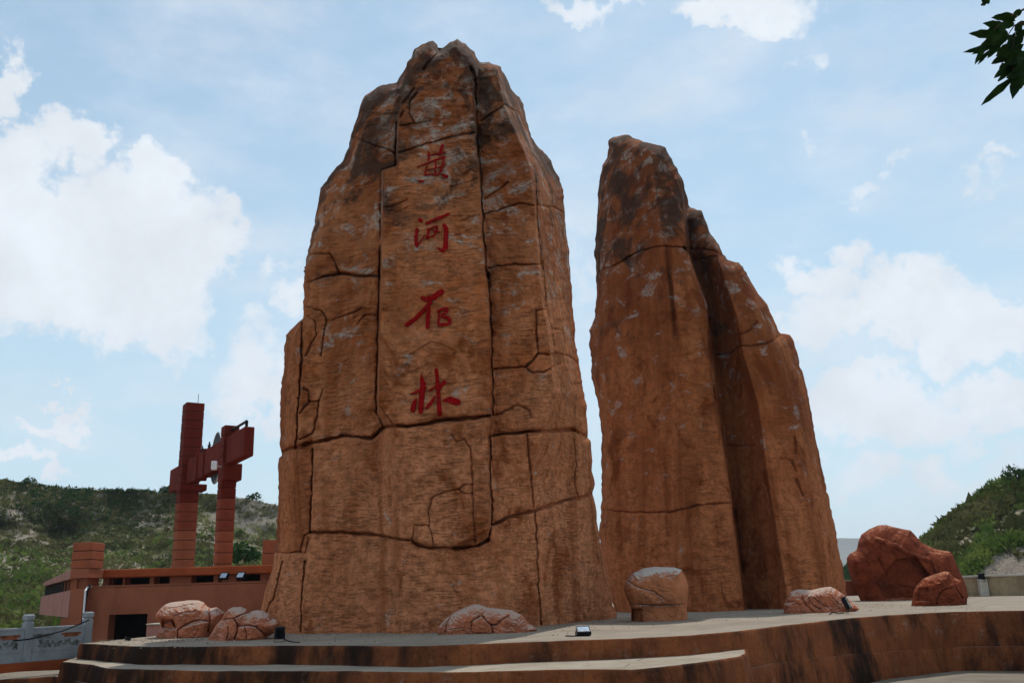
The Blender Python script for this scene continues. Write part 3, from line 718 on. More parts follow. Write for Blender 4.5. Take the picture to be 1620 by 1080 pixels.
cr1 = [(Z2([(115,855),(170,832),(300,800),(400,780),(510,792),(560,745),(700,735),(860,710),(1010,695)]), 4.2, .55),
       (Z2([(1010,782),(1170,762),(1300,760),(1360,752),(1430,785)]), 3.6, .50),(Z2([(1280,758),(1370,752)]), 4.5, .35),
       (Z2([(1015,700),(1060,685),(1130,648),(1180,672),(1190,700)]), 2.0, .16),
       (Z3([(1022,405),(1100,370),(1200,345),(1330,300),(1400,290),(1455,268)]), 4.0, .50),
       (Z3([(245,436),(400,437),(520,447),(620,465),(680,470),(700,490),(760,503),(880,503),(960,492),(1005,465),(1018,400)]), 3.0, .34),
       (Z3([(860,503),(960,494),(1005,468)]), 4.5, .35),
       (Z1([(948,235),(955,400),(965,560),(975,700),(985,900),(1000,1070)]), 3.6, .60),
       (Z2([(1005,90),(1010,200),(1018,380),(1024,580),(1024,690)]), 3.2, .55),(Z3([(1010,30),(1015,200),(1018,400)]), 3.0, .45),
       (Z1([(552,620),(550,800),(546,960),(545,1080)]), 2.8, .40),(Z2([(544,0),(536,260),(530,500),(527,680),(560,745)]), 2.2, .30),
       (Z1([(640,370),(615,420),(612,500),(608,600)]), 2.4, .28),(Z1([(552,618),(610,600)]), 2.2, .2),
       (Z1([(625,545),(720,515),(840,480),(945,458)]), 2.2, .20),(Z1([(430,480),(520,515),(575,530),(608,550)]), 2.0, .18),
       (Z1([(620,430),(700,420),(760,408)]), 1.8, .13),(Z1([(700,290),(670,330),(668,380),(690,420)]), 1.8, .14),(Z1([(690,270),(640,330),(620,400)]), 1.8, .16),
       (Z1([(975,410),(1030,370),(1075,340),(1110,365)]), 2.0, .18),(Z1([(985,810),(1060,785),(1140,760),(1200,770)]), 2.0, .18),(Z1([(1215,770),(1280,775),(1325,800)]), 1.8, .2),
       (Z1([(985,745),(1040,710),(1090,670)]), 1.8, .13),(Z1([(1205,600),(1212,780),(1222,900),(1235,1080)]), 2.0, .22),
       (Z1([(1000,1035),(1100,1022),(1225,1022)]), 2.0, .2),(Z2([(1235,30),(1245,120),(1250,230)]), 1.8, .2),
       (Z1([(235,980),(330,975),(350,1010),(370,1060)]), 2.0, .2),(Z1([(300,1075),(370,1060),(450,1070),(545,1072)]), 2.0, .22),
       (Z2([(225,130),(290,105),(370,90),(450,98),(530,98)]), 2.2, .22),
       (Z2([(225,232),(290,245),(315,285),(300,370),(290,440)]), 1.8, .2),(Z2([(235,270),(265,290),(272,350),(225,440)]), 1.8, .18),
       (Z2([(315,290),(380,272),(430,255),(465,235)]), 1.6, .12),(Z2([(445,305),(480,265),(525,265)]), 1.6, .12),
       (Z2([(215,580),(240,590),(242,640),(200,685)]), 1.8, .2),(Z2([(240,632),(282,632),(275,700),(255,770),(200,795)]), 2.2, .25),(Z2([(282,632),(300,580)]), 1.6, .18),
       (Z2([(210,300),(205,500),(190,700),(185,830)]), 2.4, .35),
       (Z3([(258,80),(252,250),(246,436)]), 2.6, .28),(Z3([(246,436),(220,450),(205,520),(225,528),(238,460)]), 1.6, .16),(Z3([(100,520),(140,525),(205,520)]), 2.0, .25),
       (Z3([(225,560),(212,680),(205,860)]), 2.2, .25),(Z3([(128,560),(95,700),(60,780)]), 2.2, .25),
       (Z3([(755,410),(750,350),(765,290),(820,262),(880,252),(905,232),(938,232)]), 1.7, .12),(Z3([(880,255),(900,270),(940,270)]), 1.5, .09),
       (Z3([(690,405),(745,405),(765,440),(772,490)]), 1.7, .12),(Z3([(685,410),(680,465)]), 1.6, .11),
       (Z3([(850,20),(870,50),(905,40),(932,80),(938,200),(942,300),(948,480)]), 1.9, .13),
       (Z3([(1170,20),(1185,160),(1196,330)]), 2.2, .18),(Z3([(1205,350),(1215,520),(1222,700),(1232,830)]), 2.2, .2),
       (Z3([(1370,40),(1378,130),(1372,220),(1390,290)]), 1.8, .13),
       (Z2([(1255,240),(1212,245),(1212,330),(1220,425)]), 1.9, .2),(Z2([(1250,190),(1270,310),(1290,425)]), 1.8, .16),(Z2([(1280,325),(1320,330),(1338,435)]), 1.9, .2),
       (Z2([(1030,498),(1100,490),(1165,487),(1220,430),(1310,430),(1350,440),(1393,475)]), 2.3, .25),(Z2([(1165,487),(1195,512),(1240,510),(1290,480),(1316,472),(1318,440)]), 1.8, .18),
       (Z2([(650,480),(665,430),(720,400),(760,375),(810,385),(860,410)]), 1.8, -.07),(Z2([(640,515),(690,500),(740,470),(780,468),(790,480)]), 1.6, -.06),
       (Z2([(820,440),(850,440),(870,425)]), 1.5, .05),
       (Z1([(570,778),(610,768),(660,745)]), 1.7, .10),(Z1([(590,790),(620,800),(665,775)]), 1.5, .07),(Z1([(900,640),(930,618),(955,628)]), 1.5, .09),(Z1([(840,690),(900,675),(960,655)]), 1.5, .07),
       (Z1([(860,900),(900,885),(935,870)]), 1.5, .06),(Z1([(880,840),(930,820),(965,812)]), 1.5, .06),(Z1([(455,370),(490,365),(520,358)]), 1.8, .1),
       (Z1([(1085,340),(1130,370),(1160,430)]), 1.8, .15),(Z1([(930,180),(950,230)]), 3.5, .4),(Z1([(795,112),(760,150),(730,190)]), 2.4, .22),
       ]
upperflat = Z1([(552,622),(612,600),(625,400),(700,280),(940,235),(955,400),(975,700),(1000,1080)])+Z2([(1010,300),(1022,690),(860,708),(560,742),(527,680),(536,260)])
lowerblock = Z3([(258,40),(400,20),(520,35),(560,0),(700,-15),(1005,-45),(1008,200),(1015,420),(1000,465),(940,495),(760,500),(690,475),(520,440),(246,432)])
mid_right = Z3([(1022,32),(1200,10),(1430,30),(1448,60),(1455,260),(1330,292),(1200,340),(1030,400)])
upl = Z2([(215,275),(315,285),(290,440),(225,440),(200,800),(190,830),(118,850),(118,300)])
offs1 = [(Z3([(258,40),(400,20),(520,35),(560,0),(700,-15),(1005,-45),(1008,200),(1015,420),(1000,465),(940,495),(760,500),(690,475),(520,440),(246,432)]), -.14),
         (Z3([(1022,32),(1200,10),(1430,30),(1448,60),(1455,260),(1330,292),(1200,340),(1030,400)]), .02),
         (Z3([(948,60),(1005,-30),(1012,400),(1000,460),(950,485)]), -.19),
         (Z2([(1212,245),(1255,240),(1290,425),(1220,428)]), -.08),(Z2([(1282,325),(1320,330),(1338,435),(1290,425)]), -.08),
         (Z1([(455,360),(480,300),(540,260),(615,243),(640,370),(560,380)]), -.10)]
g1 = relief_body(out1, base1, kD1, 1.25, 1.15, 22, cr1, offs1, 1.9, 101, strata=.010, lump=.13, lumps=20)
root1 = thing('rock_monument', at(700, 1000, dc), 'tallest upright sandstone monument with four red carved characters down its face', 'monument', 'sandstone monuments')
Xc = g1.X[:-1, :-1]+.6; Yc = g1.Y[:-1, :-1]+.6
cols = [('centre', Z1([(552,622),(612,600),(625,545),(945,458),(965,560),(985,900),(1000,1070)])+Z2([(1010,200),(1024,690),(860,710),(560,745),(527,680),(536,260),(544,0)])),
        ('block', lowerblock),
        ('midright', mid_right),
        ('upper', Z1([(612,600),(612,500),(640,330),(600,200),(600,0),(1000,0),(948,235),(955,400),(945,458),(625,545)])),
        ('rtop', Z1([(948,235),(1000,0),(1700,0),(1700,1080),(1000,1080),(985,900),(965,560),(955,400)])+[]),
        ('rmid', Z2([(1000,0),(1700,0),(1700,790),(1430,785),(1360,752),(1170,762),(1010,782),(1024,690),(1010,200)])),
        ('lflank', Z2([(0,250),(215,275),(210,300),(205,500),(185,830),(100,870),(0,870)])),
        ('lflank2', Z3([(0,60),(258,40),(246,436),(205,520),(0,530)])),
        ('left', Z1([(-200,0),(600,0),(612,600),(552,622),(545,1080),(0,1080)])),
        ('left2', Z2([(0,0),(544,0),(527,680),(510,792),(120,870),(185,830),(0,900)])),
        ('foot', Z3([(0,520),(205,520),(212,680),(205,1000),(0,1000)]))]
lab = np.full(Xc.shape, -1)
for k, (nm, pl) in enumerate(cols):
    lab[inpoly(Xc, Yc, pl) & (lab < 0)] = k
lab[(lab < 0) & (Yc > np.interp(Xc, [430, 494, 497, 560, 650, 690, 740, 775, 850, 940, 990], [872, 862, 842, 843, 853, 868, 866, 832, 808, 779, 770]))] = 99
for _ in range(400):                      # leftover slivers join a neighbour
    un = lab < 0
    if not un.any(): break
    for ax_, sh in ((0, 1), (0, -1), (1, 1), (1, -1)):
        r_ = np.roll(lab, sh, ax_); mm = (lab < 0) & (r_ >= 0); lab[mm] = r_[mm]
for k, (nm, pl) in enumerate(cols):
    mk = lab == k
    if (g1.cells & mk).sum() < 1: continue
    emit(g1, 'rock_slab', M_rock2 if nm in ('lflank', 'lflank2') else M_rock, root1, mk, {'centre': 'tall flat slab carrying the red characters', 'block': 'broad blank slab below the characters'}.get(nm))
emit(g1, 'rock_base', M_rock, root1, lab == 99)
emit_back(g1, 'rock_back', M_rock, root1)

# second stone
out2 = [(972,968)]+Q6([(235,700),(200,560),(170,420),(155,300),(165,190),(170,60)])+Q5([(168,640),(150,440),(135,380),(115,300),(108,180),(105,70),(130,10)])+Q4([(135,940),(140,860),(135,720),(132,640),(145,440),(155,300),(170,200),(198,165),(200,110),(205,75),(230,50),(310,47),(340,65),(420,85),(490,105),(530,180),(575,260),(600,350),(622,410),(680,432),(700,490),(750,580),(810,680),(870,695),(900,735),(960,840),(1020,915),(1055,1000),(1080,1055),(1130,1072)])+\
     Q5([(1155,130),(1200,300),(1240,480),(1280,700),(1320,880),(1360,1060)])+Q6([(1362,260),(1380,370),(1410,520),(1422,620)])
b2 = [(1338,948),(1239,960),(1179,963.5),(1091,968),(1040,968),(978,968)]
dd2 = [gz(x, y) for x, y in b2]
base2 = [(1339,954),(1239,966),(1179,970),(1091,975),(1040,976),(972,976)]
D2 = gz(1091, 968)
def lean2(a, k=1.): return [(200, a+1.9*k), (500, a+.9*k), (800, a+.25*k), (968, a)]
lines2 = [
 ([(200,940),(960,940)], lean2(D2+3.4)),
 ([(200,985),(400,970),(640,1000),(960,1005)], lean2(D2+1.9)),
 ([(200,1020),(390,1050),(640,1075),(860,1088),(968,1090)], [(200,D2+1.95),(390,D2+1.25),(500,D2+.9),(640,D2+.65),(860,D2+.35),(968,D2+.3)]),
 ([(200,1024),(390,1057),(480,1063),(640,1085),(760,1100),(860,1107),(968,1112)], [(200,D2+1.95),(382,D2+1.25),(400,D2+1.32),(500,D2+1.0),(640,D2+.52),(860,D2+.20),(968,D2+.12)]),
 ([(200,1030),(390,1064),(480,1069),(640,1092),(760,1108),(860,1114),(968,1120)], [(200,D2+1.95),(382,D2+1.25),(400,D2+.95),(500,D2+.75),(640,D2+.45),(860,D2+.1),(968,D2-.05)]),
 ([(200,1070),(400,1087),(480,1118),(560,1124),(640,1134),(760,1152),(860,1164),(968,1178)], lean2(D2+.25)),
 ([(200,1074),(400,1092),(480,1123),(560,1130),(640,1140),(760,1158),(860,1170),(968,1184)], lean2(D2+2.5)),
 ([(200,1110),(410,1130),(500,1158),(560,1168),(640,1190),(760,1207),(860,1222),(968,1236)], lean2(D2+.75)),
 ([(200,1114),(410,1136),(500,1166),(560,1176),(640,1200),(760,1216),(860,1232),(968,1250)], lean2(D2+.15)),
 ([(200,1130),(500,1205),(640,1250),(860,1290),(968,1300)], lean2(D2+.75)),
 ([(200,1140),(500,1240),(640,1290),(860,1332),(968,1345)], lean2(D2+2.6)),
]
cr2 = [(Q5([(165,992),(300,1003),(420,1006),(540,1000),(660,968),(740,962),(835,957)]), 2.0, .22),
       (Q4([(140,750),(250,705),(350,645),(430,620),(500,612),(600,622),(740,635),(810,680)]), 2.2, .22),
       (Q4([(630,690),(700,678),(760,665)]), 2.4, .25),(Q4([(590,620),(625,690),(660,780),(700,900),(720,1000)]), 3.2, .5),
       (Q5([(720,0),(720,100),(735,300),(760,480),(800,700),(835,900),(850,1060)]), 3.4, .6),(Q6([(850,190),(880,440),(905,700)]), 3.4, .6),
       (Q5([(740,200),(830,192),(880,152),(960,152),(1040,130),(1080,100)]), 2.2, .25),(Q5([(860,105),(930,70),(965,25)]), 1.8, .15),
       (Q5([(1085,730),(1140,740),(1160,790)]), 2.4, .12),(Q5([(1155,620),(1160,700)]), 3.0, .14),(Q5([(1165,840),(1180,880),(1200,920)]), 3.0, .16),
       (Q5([(800,660),(900,665),(960,660)]), 1.8, .12),(Q4([(500,620),(515,760),(535,900),(545,1070)]), 3.5, .14)]
offs2 = [(Q4([(625,690),(750,668),(780,780),(850,1079),(720,1079),(690,880)]), .05)]
g2 = relief_body(out2, base2, knots(lines2), 1.3, 1.5, 26, cr2, offs2, 2.2, 202, strata=.007, lump=.11, lumps=26, bl=3)
root2 = thing('rock_monument', at(1130, 966, D2), 'leaning blank sandstone monument with a deep vertical cleft, right of the inscribed one', 'monument', 'sandstone monuments')
Xc = g2.X[:-1, :-1]; Yc = g2.Y[:-1, :-1]; used = np.zeros(Xc.shape, bool)
cleft = [(1092,405)]+Q4([(660,780),(700,900),(720,1000)])+Q5([(720,100),(735,300),(760,480),(800,700),(835,900),(850,1060)])+Q6([(880,440),(905,700)])+[(1185,990)]
reg2 = [('cap', Q4([(0,0),(1200,0),(1200,700),(810,680),(740,635),(600,622),(500,612),(350,645),(140,750),(0,800)])),
        ('front', cleft+[(900,990),(900,808)]+Q5([(165,992),(300,1003),(420,1006),(540,1000),(660,968),(835,957)])[:0]+[(900,380),(1060,380)]),
        ('side', [(1092,405)]+cleft[1:]+[(1400,990),(1400,380),(1150,400)])]
for nm, pl in reg2:
    mk = inpoly(Xc, Yc, pl) & ~used; used |= mk
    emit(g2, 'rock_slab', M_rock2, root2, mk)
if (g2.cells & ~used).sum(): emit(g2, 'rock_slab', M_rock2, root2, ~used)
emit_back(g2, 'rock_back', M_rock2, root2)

# ------------------------------------------------------------------ inscription
K4 = zoomf(600, 200, 4.5); K5 = zoomf(600, 430, 4.154)
def strokes(name, sl, k, zf, label, fat=1.15):
    mb = MB(); V = []; Fc = []
    for pts, ws in sl:
        P = np.array(zf(pts)); W_ = np.array(ws, float)/k*fat
        s = np.r_[0, np.cumsum(np.hypot(*np.diff(P, axis=0).T))]; n = max(6, int(s[-1]/.8))
        tt = np.linspace(0, s[-1], n)
        # smooth the path a little
        px = np.interp(tt, s, P[:, 0]); py = np.interp(tt, s, P[:, 1]); w = np.interp(tt, s, W_)
        for _ in range(3):
            px[1:-1] = (px[:-2]+px[2:]+2*px[1:-1])/4; py[1:-1] = (py[:-2]+py[2:]+2*py[1:-1])/4; w[1:-1] = (w[:-2]+w[2:]+2*w[1:-1])/4
        # round ends
        dx = np.gradient(px); dy = np.gradient(py); L = np.hypot(dx, dy)+1e-9; nx, ny = -dy/L, dx/L
        e = np.minimum(tt, s[-1]-tt); rr = w/2; endf = np.sqrt(np.clip(1-(1-np.clip(e/np.maximum(rr*.8, .2), 0, 1))**2, .06, 1))
        hw = rr*endf*(1+.14*fbm(tt*.5+px[0], tt*0, 3, 7))
        m = 7; b = len(V)
        for a in range(n):
            for c in range(m):
                q = -1+2*c/(m-1); x = px[a]+nx[a]*hw[a]*q; y = py[a]+ny[a]*hw[a]*q
                lift = -.055 if abs(q) < .99 else .05
                V.append((x, y, lift))
        for a in range(n-1):
            for c in range(m-1): i = b+a*m+c; Fc.append((i, i+m, i+m+1, i+1))
    V = np.array(V); D = sample(g1, V[:, 0], V[:, 1])+V[:, 2]*1.0
    o = mesh_obj(name, at(V[:, 0], V[:, 1], D), np.array(Fc), M_redpaint, root1, True); o['label'] = label
    return o
huang = [([(452,126),(442,165),(428,212)],[26,27,16]),([(350,176),(356,205),(350,246)],[14,20,12]),([(334,208),(395,198),(474,186)],[9,11,17]),
         ([(266,288),(320,270),(385,243),(470,212)],[5,12,12,18]),([(342,270),(332,305),(326,345)],[12,14,15]),([(458,222),(456,262),(444,300),(424,345)],[17,18,18,12]),
         ([(400,243),(402,290),(398,342)],[12,13,12]),([(340,308),(395,296),(448,284)],[7,8,9]),
         ([(324,346),(370,340),(428,342)],[14,12,12]),([(446,342),(470,358),(494,354)],[14,32,20]),([(276,380),(298,396),(320,382)],[8,24,8])]
he = [([(278,655),(295,670),(312,672)],[22,34,18]),([(270,722),(262,780),(262,855)],[26,26,26]),([(262,860),(290,825),(325,768)],[20,11,5]),
      ([(328,695),(400,662),(502,620)],[24,26,20]),([(452,692),(474,720),(474,800),(470,880)],[26,32,34,44]),([(470,885),(440,880),(410,862)],[40,24,6]),
      ([(352,720),(348,760),(335,805)],[16,20,16]),([(350,740),(380,716),(418,708)],[8,13,16]),([(412,712),(405,750),(382,790)],[18,16,12]),([(338,800),(365,782),(392,775)],[10,10,8]),
      ([(372,735),(395,745),(432,752)],[8,10,10])]
shi = [([(272,166),(310,182),(360,166),(424,120)],[18,36,40,36]),([(345,190),(300,245),(235,310),(170,354)],[28,32,30,32]),([(332,225),(322,280),(316,374)],[16,28,32]),
       ([(378,262),(410,246),(446,240),(440,266),(405,288)],[14,22,26,22,14]),([(398,262),(390,300),(386,346)],[12,15,18]),([(405,298),(452,298),(464,322),(458,342)],[14,22,24,20]),([(388,348),(425,344),(460,342)],[20,20,20])]
lin = [([(273,668),(288,740),(278,830),(270,932)],[6,42,38,34]),([(205,803),(250,785),(312,755)],[8,20,16]),([(246,828),(228,870),(218,920)],[8,38,34]),
       ([(322,782),(345,770),(375,750)],[8,18,12]),([(368,812),(340,860),(305,898)],[8,28,18]),([(373,632),(382,700),(388,800),(398,948)],[26,26,28,32]),
       ([(395,770),(415,735),(440,718)],[12,26,38]),([(412,845),(460,838),(500,852),(536,858)],[8,44,50,34])]
strokes('carved_character', huang, 4.5, K4, 'topmost red carved character', 1.0)
strokes('carved_character', he, 4.5, K4, 'second red carved character from the top')
strokes('carved_character', shi, 4.154, K5, 'third red carved character from the top')
strokes('carved_character', lin, 4.154, K5, 'lowest red carved character')

# ------------------------------------------------------------------ boulders
def boulder(out, base, Y0, half, cracks, offs, label, mat, seed, s=.8, Rp=None, lump=.05, front=0., rimt=None, dfn=None, cat='boulder'):
    P = np.array(out); w = np.ptp(P[:, 0]); h = np.ptp(P[:, 1])
    Rp = Rp or min(w, h)*.48
    f = dfn or (lambda X, Y, d: Y0+0*X+front*(P[:, 1].max()-Y)/h)
    g = relief_body(out, base, f, s, half, Rp, cracks, offs, half*.9, seed, lump=lump, lumps=h*.16, bl=3, back_s=2.)
    root = thing('boulder', at(P[:, 0].mean(), P[:, 1].max(), Y0), label, cat, 'boulders on the platform')
    emit(g, 'stone', mat, root); emit_back(g, 'stone_back', mat, root)
    return g
# B1
Yb = gz(290, 1008.5)
boulder(A10([(130,722),(150,680),(178,650),(160,610),(128,575),(130,545),(165,500),(200,470),(240,455),(380,437),(460,437),(505,455),(535,488),(560,500),(600,490),(640,515),(668,535),(655,580),(640,640),(600,700),(560,722)]),
        A10([(560,750),(440,752),(300,752),(140,750)]), Yb-.05, .95,
        [(A10([(300,668),(340,640),(420,600),(480,590),(540,600)]),1.8,.22),(A10([(300,668),(300,730)]),1.8,.2),(A10([(545,500),(550,600),(535,680)]),2.2,.3),(A10([(200,610),(260,600),(290,650)]),3.2,.28),(A10([(220,500),(300,490),(400,470),(470,465)]),1.2,.06),(A10([(270,560),(350,530),(440,520)]),1.3,.06)],
        [(A10([(178,590),(265,585),(290,650),(250,665),(180,650)]), .35),(A10([(330,650),(540,600),(560,720),(300,730)]), -.05)],
        'layered pink boulder with pale flat top, leftmost on the platform', M_bpale, 301, lump=.07)
Yb = gz(370, 1012)
boulder(A10([(528,748),(560,690),(600,630),(640,585),(660,545),(690,510),(730,490),(790,485),(835,505),(855,530),(880,520),(920,512),(965,518),(1010,545),(1035,575),(1075,590),(1095,615),(1085,650),(1050,690),(1000,715)]),
        A10([(980,745),(830,762),(700,768),(528,765)]), Yb-.25, .85,
        [(A10([(625,600),(690,582),(735,578),(762,620),(765,680),(740,740)]),2.0,.25),(A10([(740,575),(790,550),(855,530)]),2.0,.22),(A10([(770,640),(850,632),(910,645),(950,680),(985,722)]),1.9,.22),(A10([(690,640),(692,700),(680,740)]),1.3,.12),(A10([(820,650),(835,700),(830,740)]),1.3,.12),(A10([(600,620),(560,700)]),1.4,.1)],
        [(A10([(770,640),(850,632),(910,645),(985,722),(830,745),(745,740)]), -.06)], 'rounded cracked pink boulder between the leftmost boulder and the black floodlight', M_bpale, 302, lump=.05)
Yb = gz(770, 1001.5)
boulder(A16([(150,388),(158,340),(205,285),(270,235),(350,195),(420,170),(470,170),(520,190),(600,200),(710,210),(780,245),(820,280),(840,310),(880,335),(905,360)]),
        A16([(880,378),(750,395),(560,400),(400,405),(250,402),(160,398)]), Yb-.1, .62,
        [(A16([(215,375),(222,310),(250,265)]),1.4,.14),(A16([(490,258),(525,300),(560,328),(600,322),(640,282),(690,255)]),1.7,.18),(A16([(558,328),(572,385)]),1.7,.16),(A16([(400,310),(420,290),(470,262)]),1.5,.12),(A16([(240,360),(300,352),(340,345)]),1.2,.07),(A16([(410,320),(405,370)]),1.4,.1)],
        [(A16([(420,300),(490,258),(560,330),(560,385),(430,380)]), -.05)], 'low pale-topped boulder at the foot of the inscribed monument', M_bpale, 303, lump=.05, s=.7)
Yb = gz(1040, 981)
boulder(Q6([(318,768),(318,690),(296,640),(280,600),(284,575),(300,548),(330,515),(380,492),(440,483),(540,485),(580,500),(600,535),(613,580),(610,640),(604,690),(608,748)]),
        Q6([(606,764),(560,772),(400,782),(318,782)]), Yb-.55, .75,
        [(Q6([(296,552),(340,580),(390,598),(440,612),(478,640)]),1.5,.14),(Q6([(320,676),(440,682),(540,678),(606,670)]),1.7,.16),(Q6([(480,520),(500,560)]),1.0,.04)],
        [(Q6([(300,700),(372,700),(376,790),(300,790)]), .45),(Q6([(372,684),(610,676),(612,790),(376,790)]), .10)], 'mushroom-shaped boulder with white top standing between the two monuments', M_bmush, 304, lump=.05, Rp=24)
Yb = gz(1285, 969)
boulder(Q6([(1100,725),(1102,680),(1118,645),(1135,612),(1180,597),(1240,602),(1290,590),(1340,585),(1370,600),(1400,620),(1425,640),(1460,672),(1490,700)]),
        Q6([(1440,720),(1300,733),(1200,738),(1100,737)]), Yb-.1, .6,
        [(Q6([(1195,640),(1215,680),(1240,700),(1255,716)]),1.5,.15),(Q6([(1225,640),(1250,680),(1290,702)]),1.5,.15),(Q6([(1255,640),(1290,675),(1330,690)]),1.5,.13),(Q6([(1110,670),(1150,660),(1185,680)]),1.3,.1),(Q6([(1350,640),(1400,690)]),1.3,.08)],
        [], 'low ridged boulder at the foot of the leaning monument, beside a black lamp', M_bpale, 305, lump=.08, s=.7)
Yb = gz(1430, 949)
boulder(Q7([(545,577),(520,520),(500,480),(480,420),(462,350),(460,318),(480,290),(522,268),(535,210),(552,172),(600,140),(650,118),(700,114),(760,130),(850,148),(890,190),(920,225),(1000,262),(1090,278),(1112,302),(1140,370),(1170,440),(1195,500),(1202,548)]),
        Q7([(1200,560),(1050,575),(800,585),(548,590)]), Yb+.1, 1.5,
        [(Q7([(640,200),(760,240),(830,280),(960,330)]),5,-.2),(Q7([(780,480),(860,500),(960,540)]),2,.1),(Q7([(650,320),(700,420)]),2,.12),(Q7([(540,220),(600,330)]),6,-.15)],
        [(Q7([(760,330),(880,310),(960,420),(900,560),(700,570),(640,480)]), .55),(Q7([(960,280),(1100,300),(1180,480),(1000,400)]), -.15)], 'large dark red boulder behind the smaller one at the right of the platform', M_bred, 306, s=1., lump=.22, Rp=42)
Yb = gz(1485, 957.5)
boulder(Q7([(855,608),(862,560),(870,520),(882,490),(930,440),(1000,415),(1060,398),(1090,402),(1115,438),(1160,455),(1180,500),(1197,550),(1195,595)]),
        Q7([(1190,610),(1100,620),(1000,624),(857,620)]), Yb-.25, .85,
        [(Q7([(1112,440),(1128,500),(1165,560)]),1.7,.2),(Q7([(1008,600),(1015,560),(1045,515),(1110,495)]),1.6,.18),(Q7([(930,450),(960,520)]),2.2,.1),(Q7([(1130,540),(1160,590)]),1.3,.1)],
        [(Q7([(900,500),(960,500),(960,580),(890,580)]), .12)], 'knobbly red boulder in front of the large dark red one', M_bred, 307, s=.7, lump=.12)

def grit():
    r = np.random.default_rng(21); n = 1300
    px = r.uniform(150, 1560, n); base = np.interp(px, [150, 280, 470, 700, 850, 975, 1091, 1239, 1340, 1560], [1011, 1010, 1003, 1002, 993, 979, 970, 962, 955, 958])
    py = base+np.abs(r.normal(size=n))*r.choice([2.5, 9], n)
    c = onz(px, np.minimum(py, base+14), .004); k = r.uniform(.006, .026, n)
    T = np.array([[1, 0, -.3], [-.5, .8, -.3], [-.5, -.8, -.3], [0, 0, .8]]); a = r.uniform(0, 6.28, n)
    rot = np.stack([np.cos(a), -np.sin(a), np.sin(a), np.cos(a)], 1).reshape(n, 2, 2)
    V = np.repeat(T[None], n, 0)*r.uniform(.6, 1.4, (n, 1, 3)); V[..., :2] = np.einsum('nij,nkj->nki', rot, V[..., :2])
    V = V*k[:, None, None]+c[:, None]
    Fq = (np.arange(n)[:, None, None]*4+np.array([[0, 1, 3], [1, 2, 3], [2, 0, 3]])[None]).reshape(-1, 3)
    tag(mesh_obj('grit', V.reshape(-1, 3), Fq, M_parapet), 'fine stone grit lying on the platform at the foot of the rocks', 'grit', kind='stuff')
grit()

# ------------------------------------------------------------------ floodlights
def floodlight(p, yaw, tilt, size, label, face_up=False, glassy=True, cable=None, hr=1.):
    """p: foot on the surface; size: width of the housing"""
    root = thing('floodlight', p, label, 'floodlight', 'floodlights'); w = size; p = np.array(p, float)
    Mr = Matrix.Rotation(yaw, 3, 'Z') @ Matrix.Rotation(tilt, 3, 'X')
    hc = Vector(p)+Vector((0, 0, w*.62*hr if not face_up else w*.30))
    def loc(mb, c, sz, bev=0.):
        c = (c[0], c[1], c[2]*hr); sz = (sz[0], sz[1], sz[2]*hr); mb2 = MB(); mb2.box((0, 0, 0), sz, bev=bev)
        mb.add([hc+Mr@(Vector(c)+Vector(v)) for v in mb2.v], mb2.f)
    m = MB(); loc(m, (0, 0, 0), (w, w*.35, w*.8), w*.06); m.build('housing', M_metal, root)
    m = MB()
    for k in range(5): loc(m, ((k-2)*w*.17, w*.22, 0), (w*.03, w*.14, w*.6))
    m.build('cooling_fins', M_metal, root)
    m = MB(); loc(m, (0, -w*.18, 0), (w*.84, w*.02, w*.64)); m.build('reflector', M_alu, root)
    m = MB()
    for a, b in (((0, -w*.2, w*.36), (w, w*.06, w*.08)), ((0, -w*.2, -w*.36), (w, w*.06, w*.08)), ((w*.46, -w*.2, 0), (w*.08, w*.06, w*.64)), ((-w*.46, -w*.2, 0), (w*.08, w*.06, w*.64))): loc(m, a, b)
    m.build('bezel', M_metal, root)
    if glassy:
        m = MB(); loc(m, (0, -w*.205, 0), (w*.82, w*.012, w*.62)); m.build('glass', M_glass, root)
    m = MB(); c, s = math.cos(yaw), math.sin(yaw)
    for q in (-1, 1):
        x = q*w*.56; m.tube([p+[x*c, x*s, .01], Vector(hc)+Vector((x*c, x*s, 0))], w*.035, 6)
    m.tube([p+[-w*.56*c, -w*.56*s, .012], p+[w*.56*c, w*.56*s, .012]], w*.035, 6); m.build('bracket', M_metal, root)
    if cable:
        m = MB(); m.tube([tuple(q) for q in cable], .012, 5); m.build('cable', M_cable, root)
    return root
def cab(pxs, z=.012): return [onz(x, y, z) for x, y in pxs]
p = onz(442, 1016.5, 0)
floodlight(p+[0, 0, .01], R(205), R(-10), .175, hr=1.6, label= 'black floodlight on end with trailing cable, beside the rounded pink boulder', cable=cab([(449,1010),(456,1013),(466,1015),(474,1015.5)]))
p = onz(923, 1005.5, 0)
floodlight(p+[0, 0, .01], R(4), R(-58), .25, 'floodlight facing up with silver face, on the platform below the gap between the monuments', face_up=True, cable=cab([(914,1005),(905,1005.6),(895,1005)]))
p = onz(1341, 970, 0)
floodlight(p+[0, 0, .01], R(60), R(-22), .24, hr=1.75, label= 'black floodlight standing near the platform edge beside the low ridged boulder', cable=cab([(1336,969),(1326,970),(1318,968),(1312,971)]))
p = onz(202, 1013, 0)
floodlight(p+[0, 0, .005], R(120), R(-75), .15, 'small black lamp lying on the far left end of the platform', face_up=True, glassy=False)

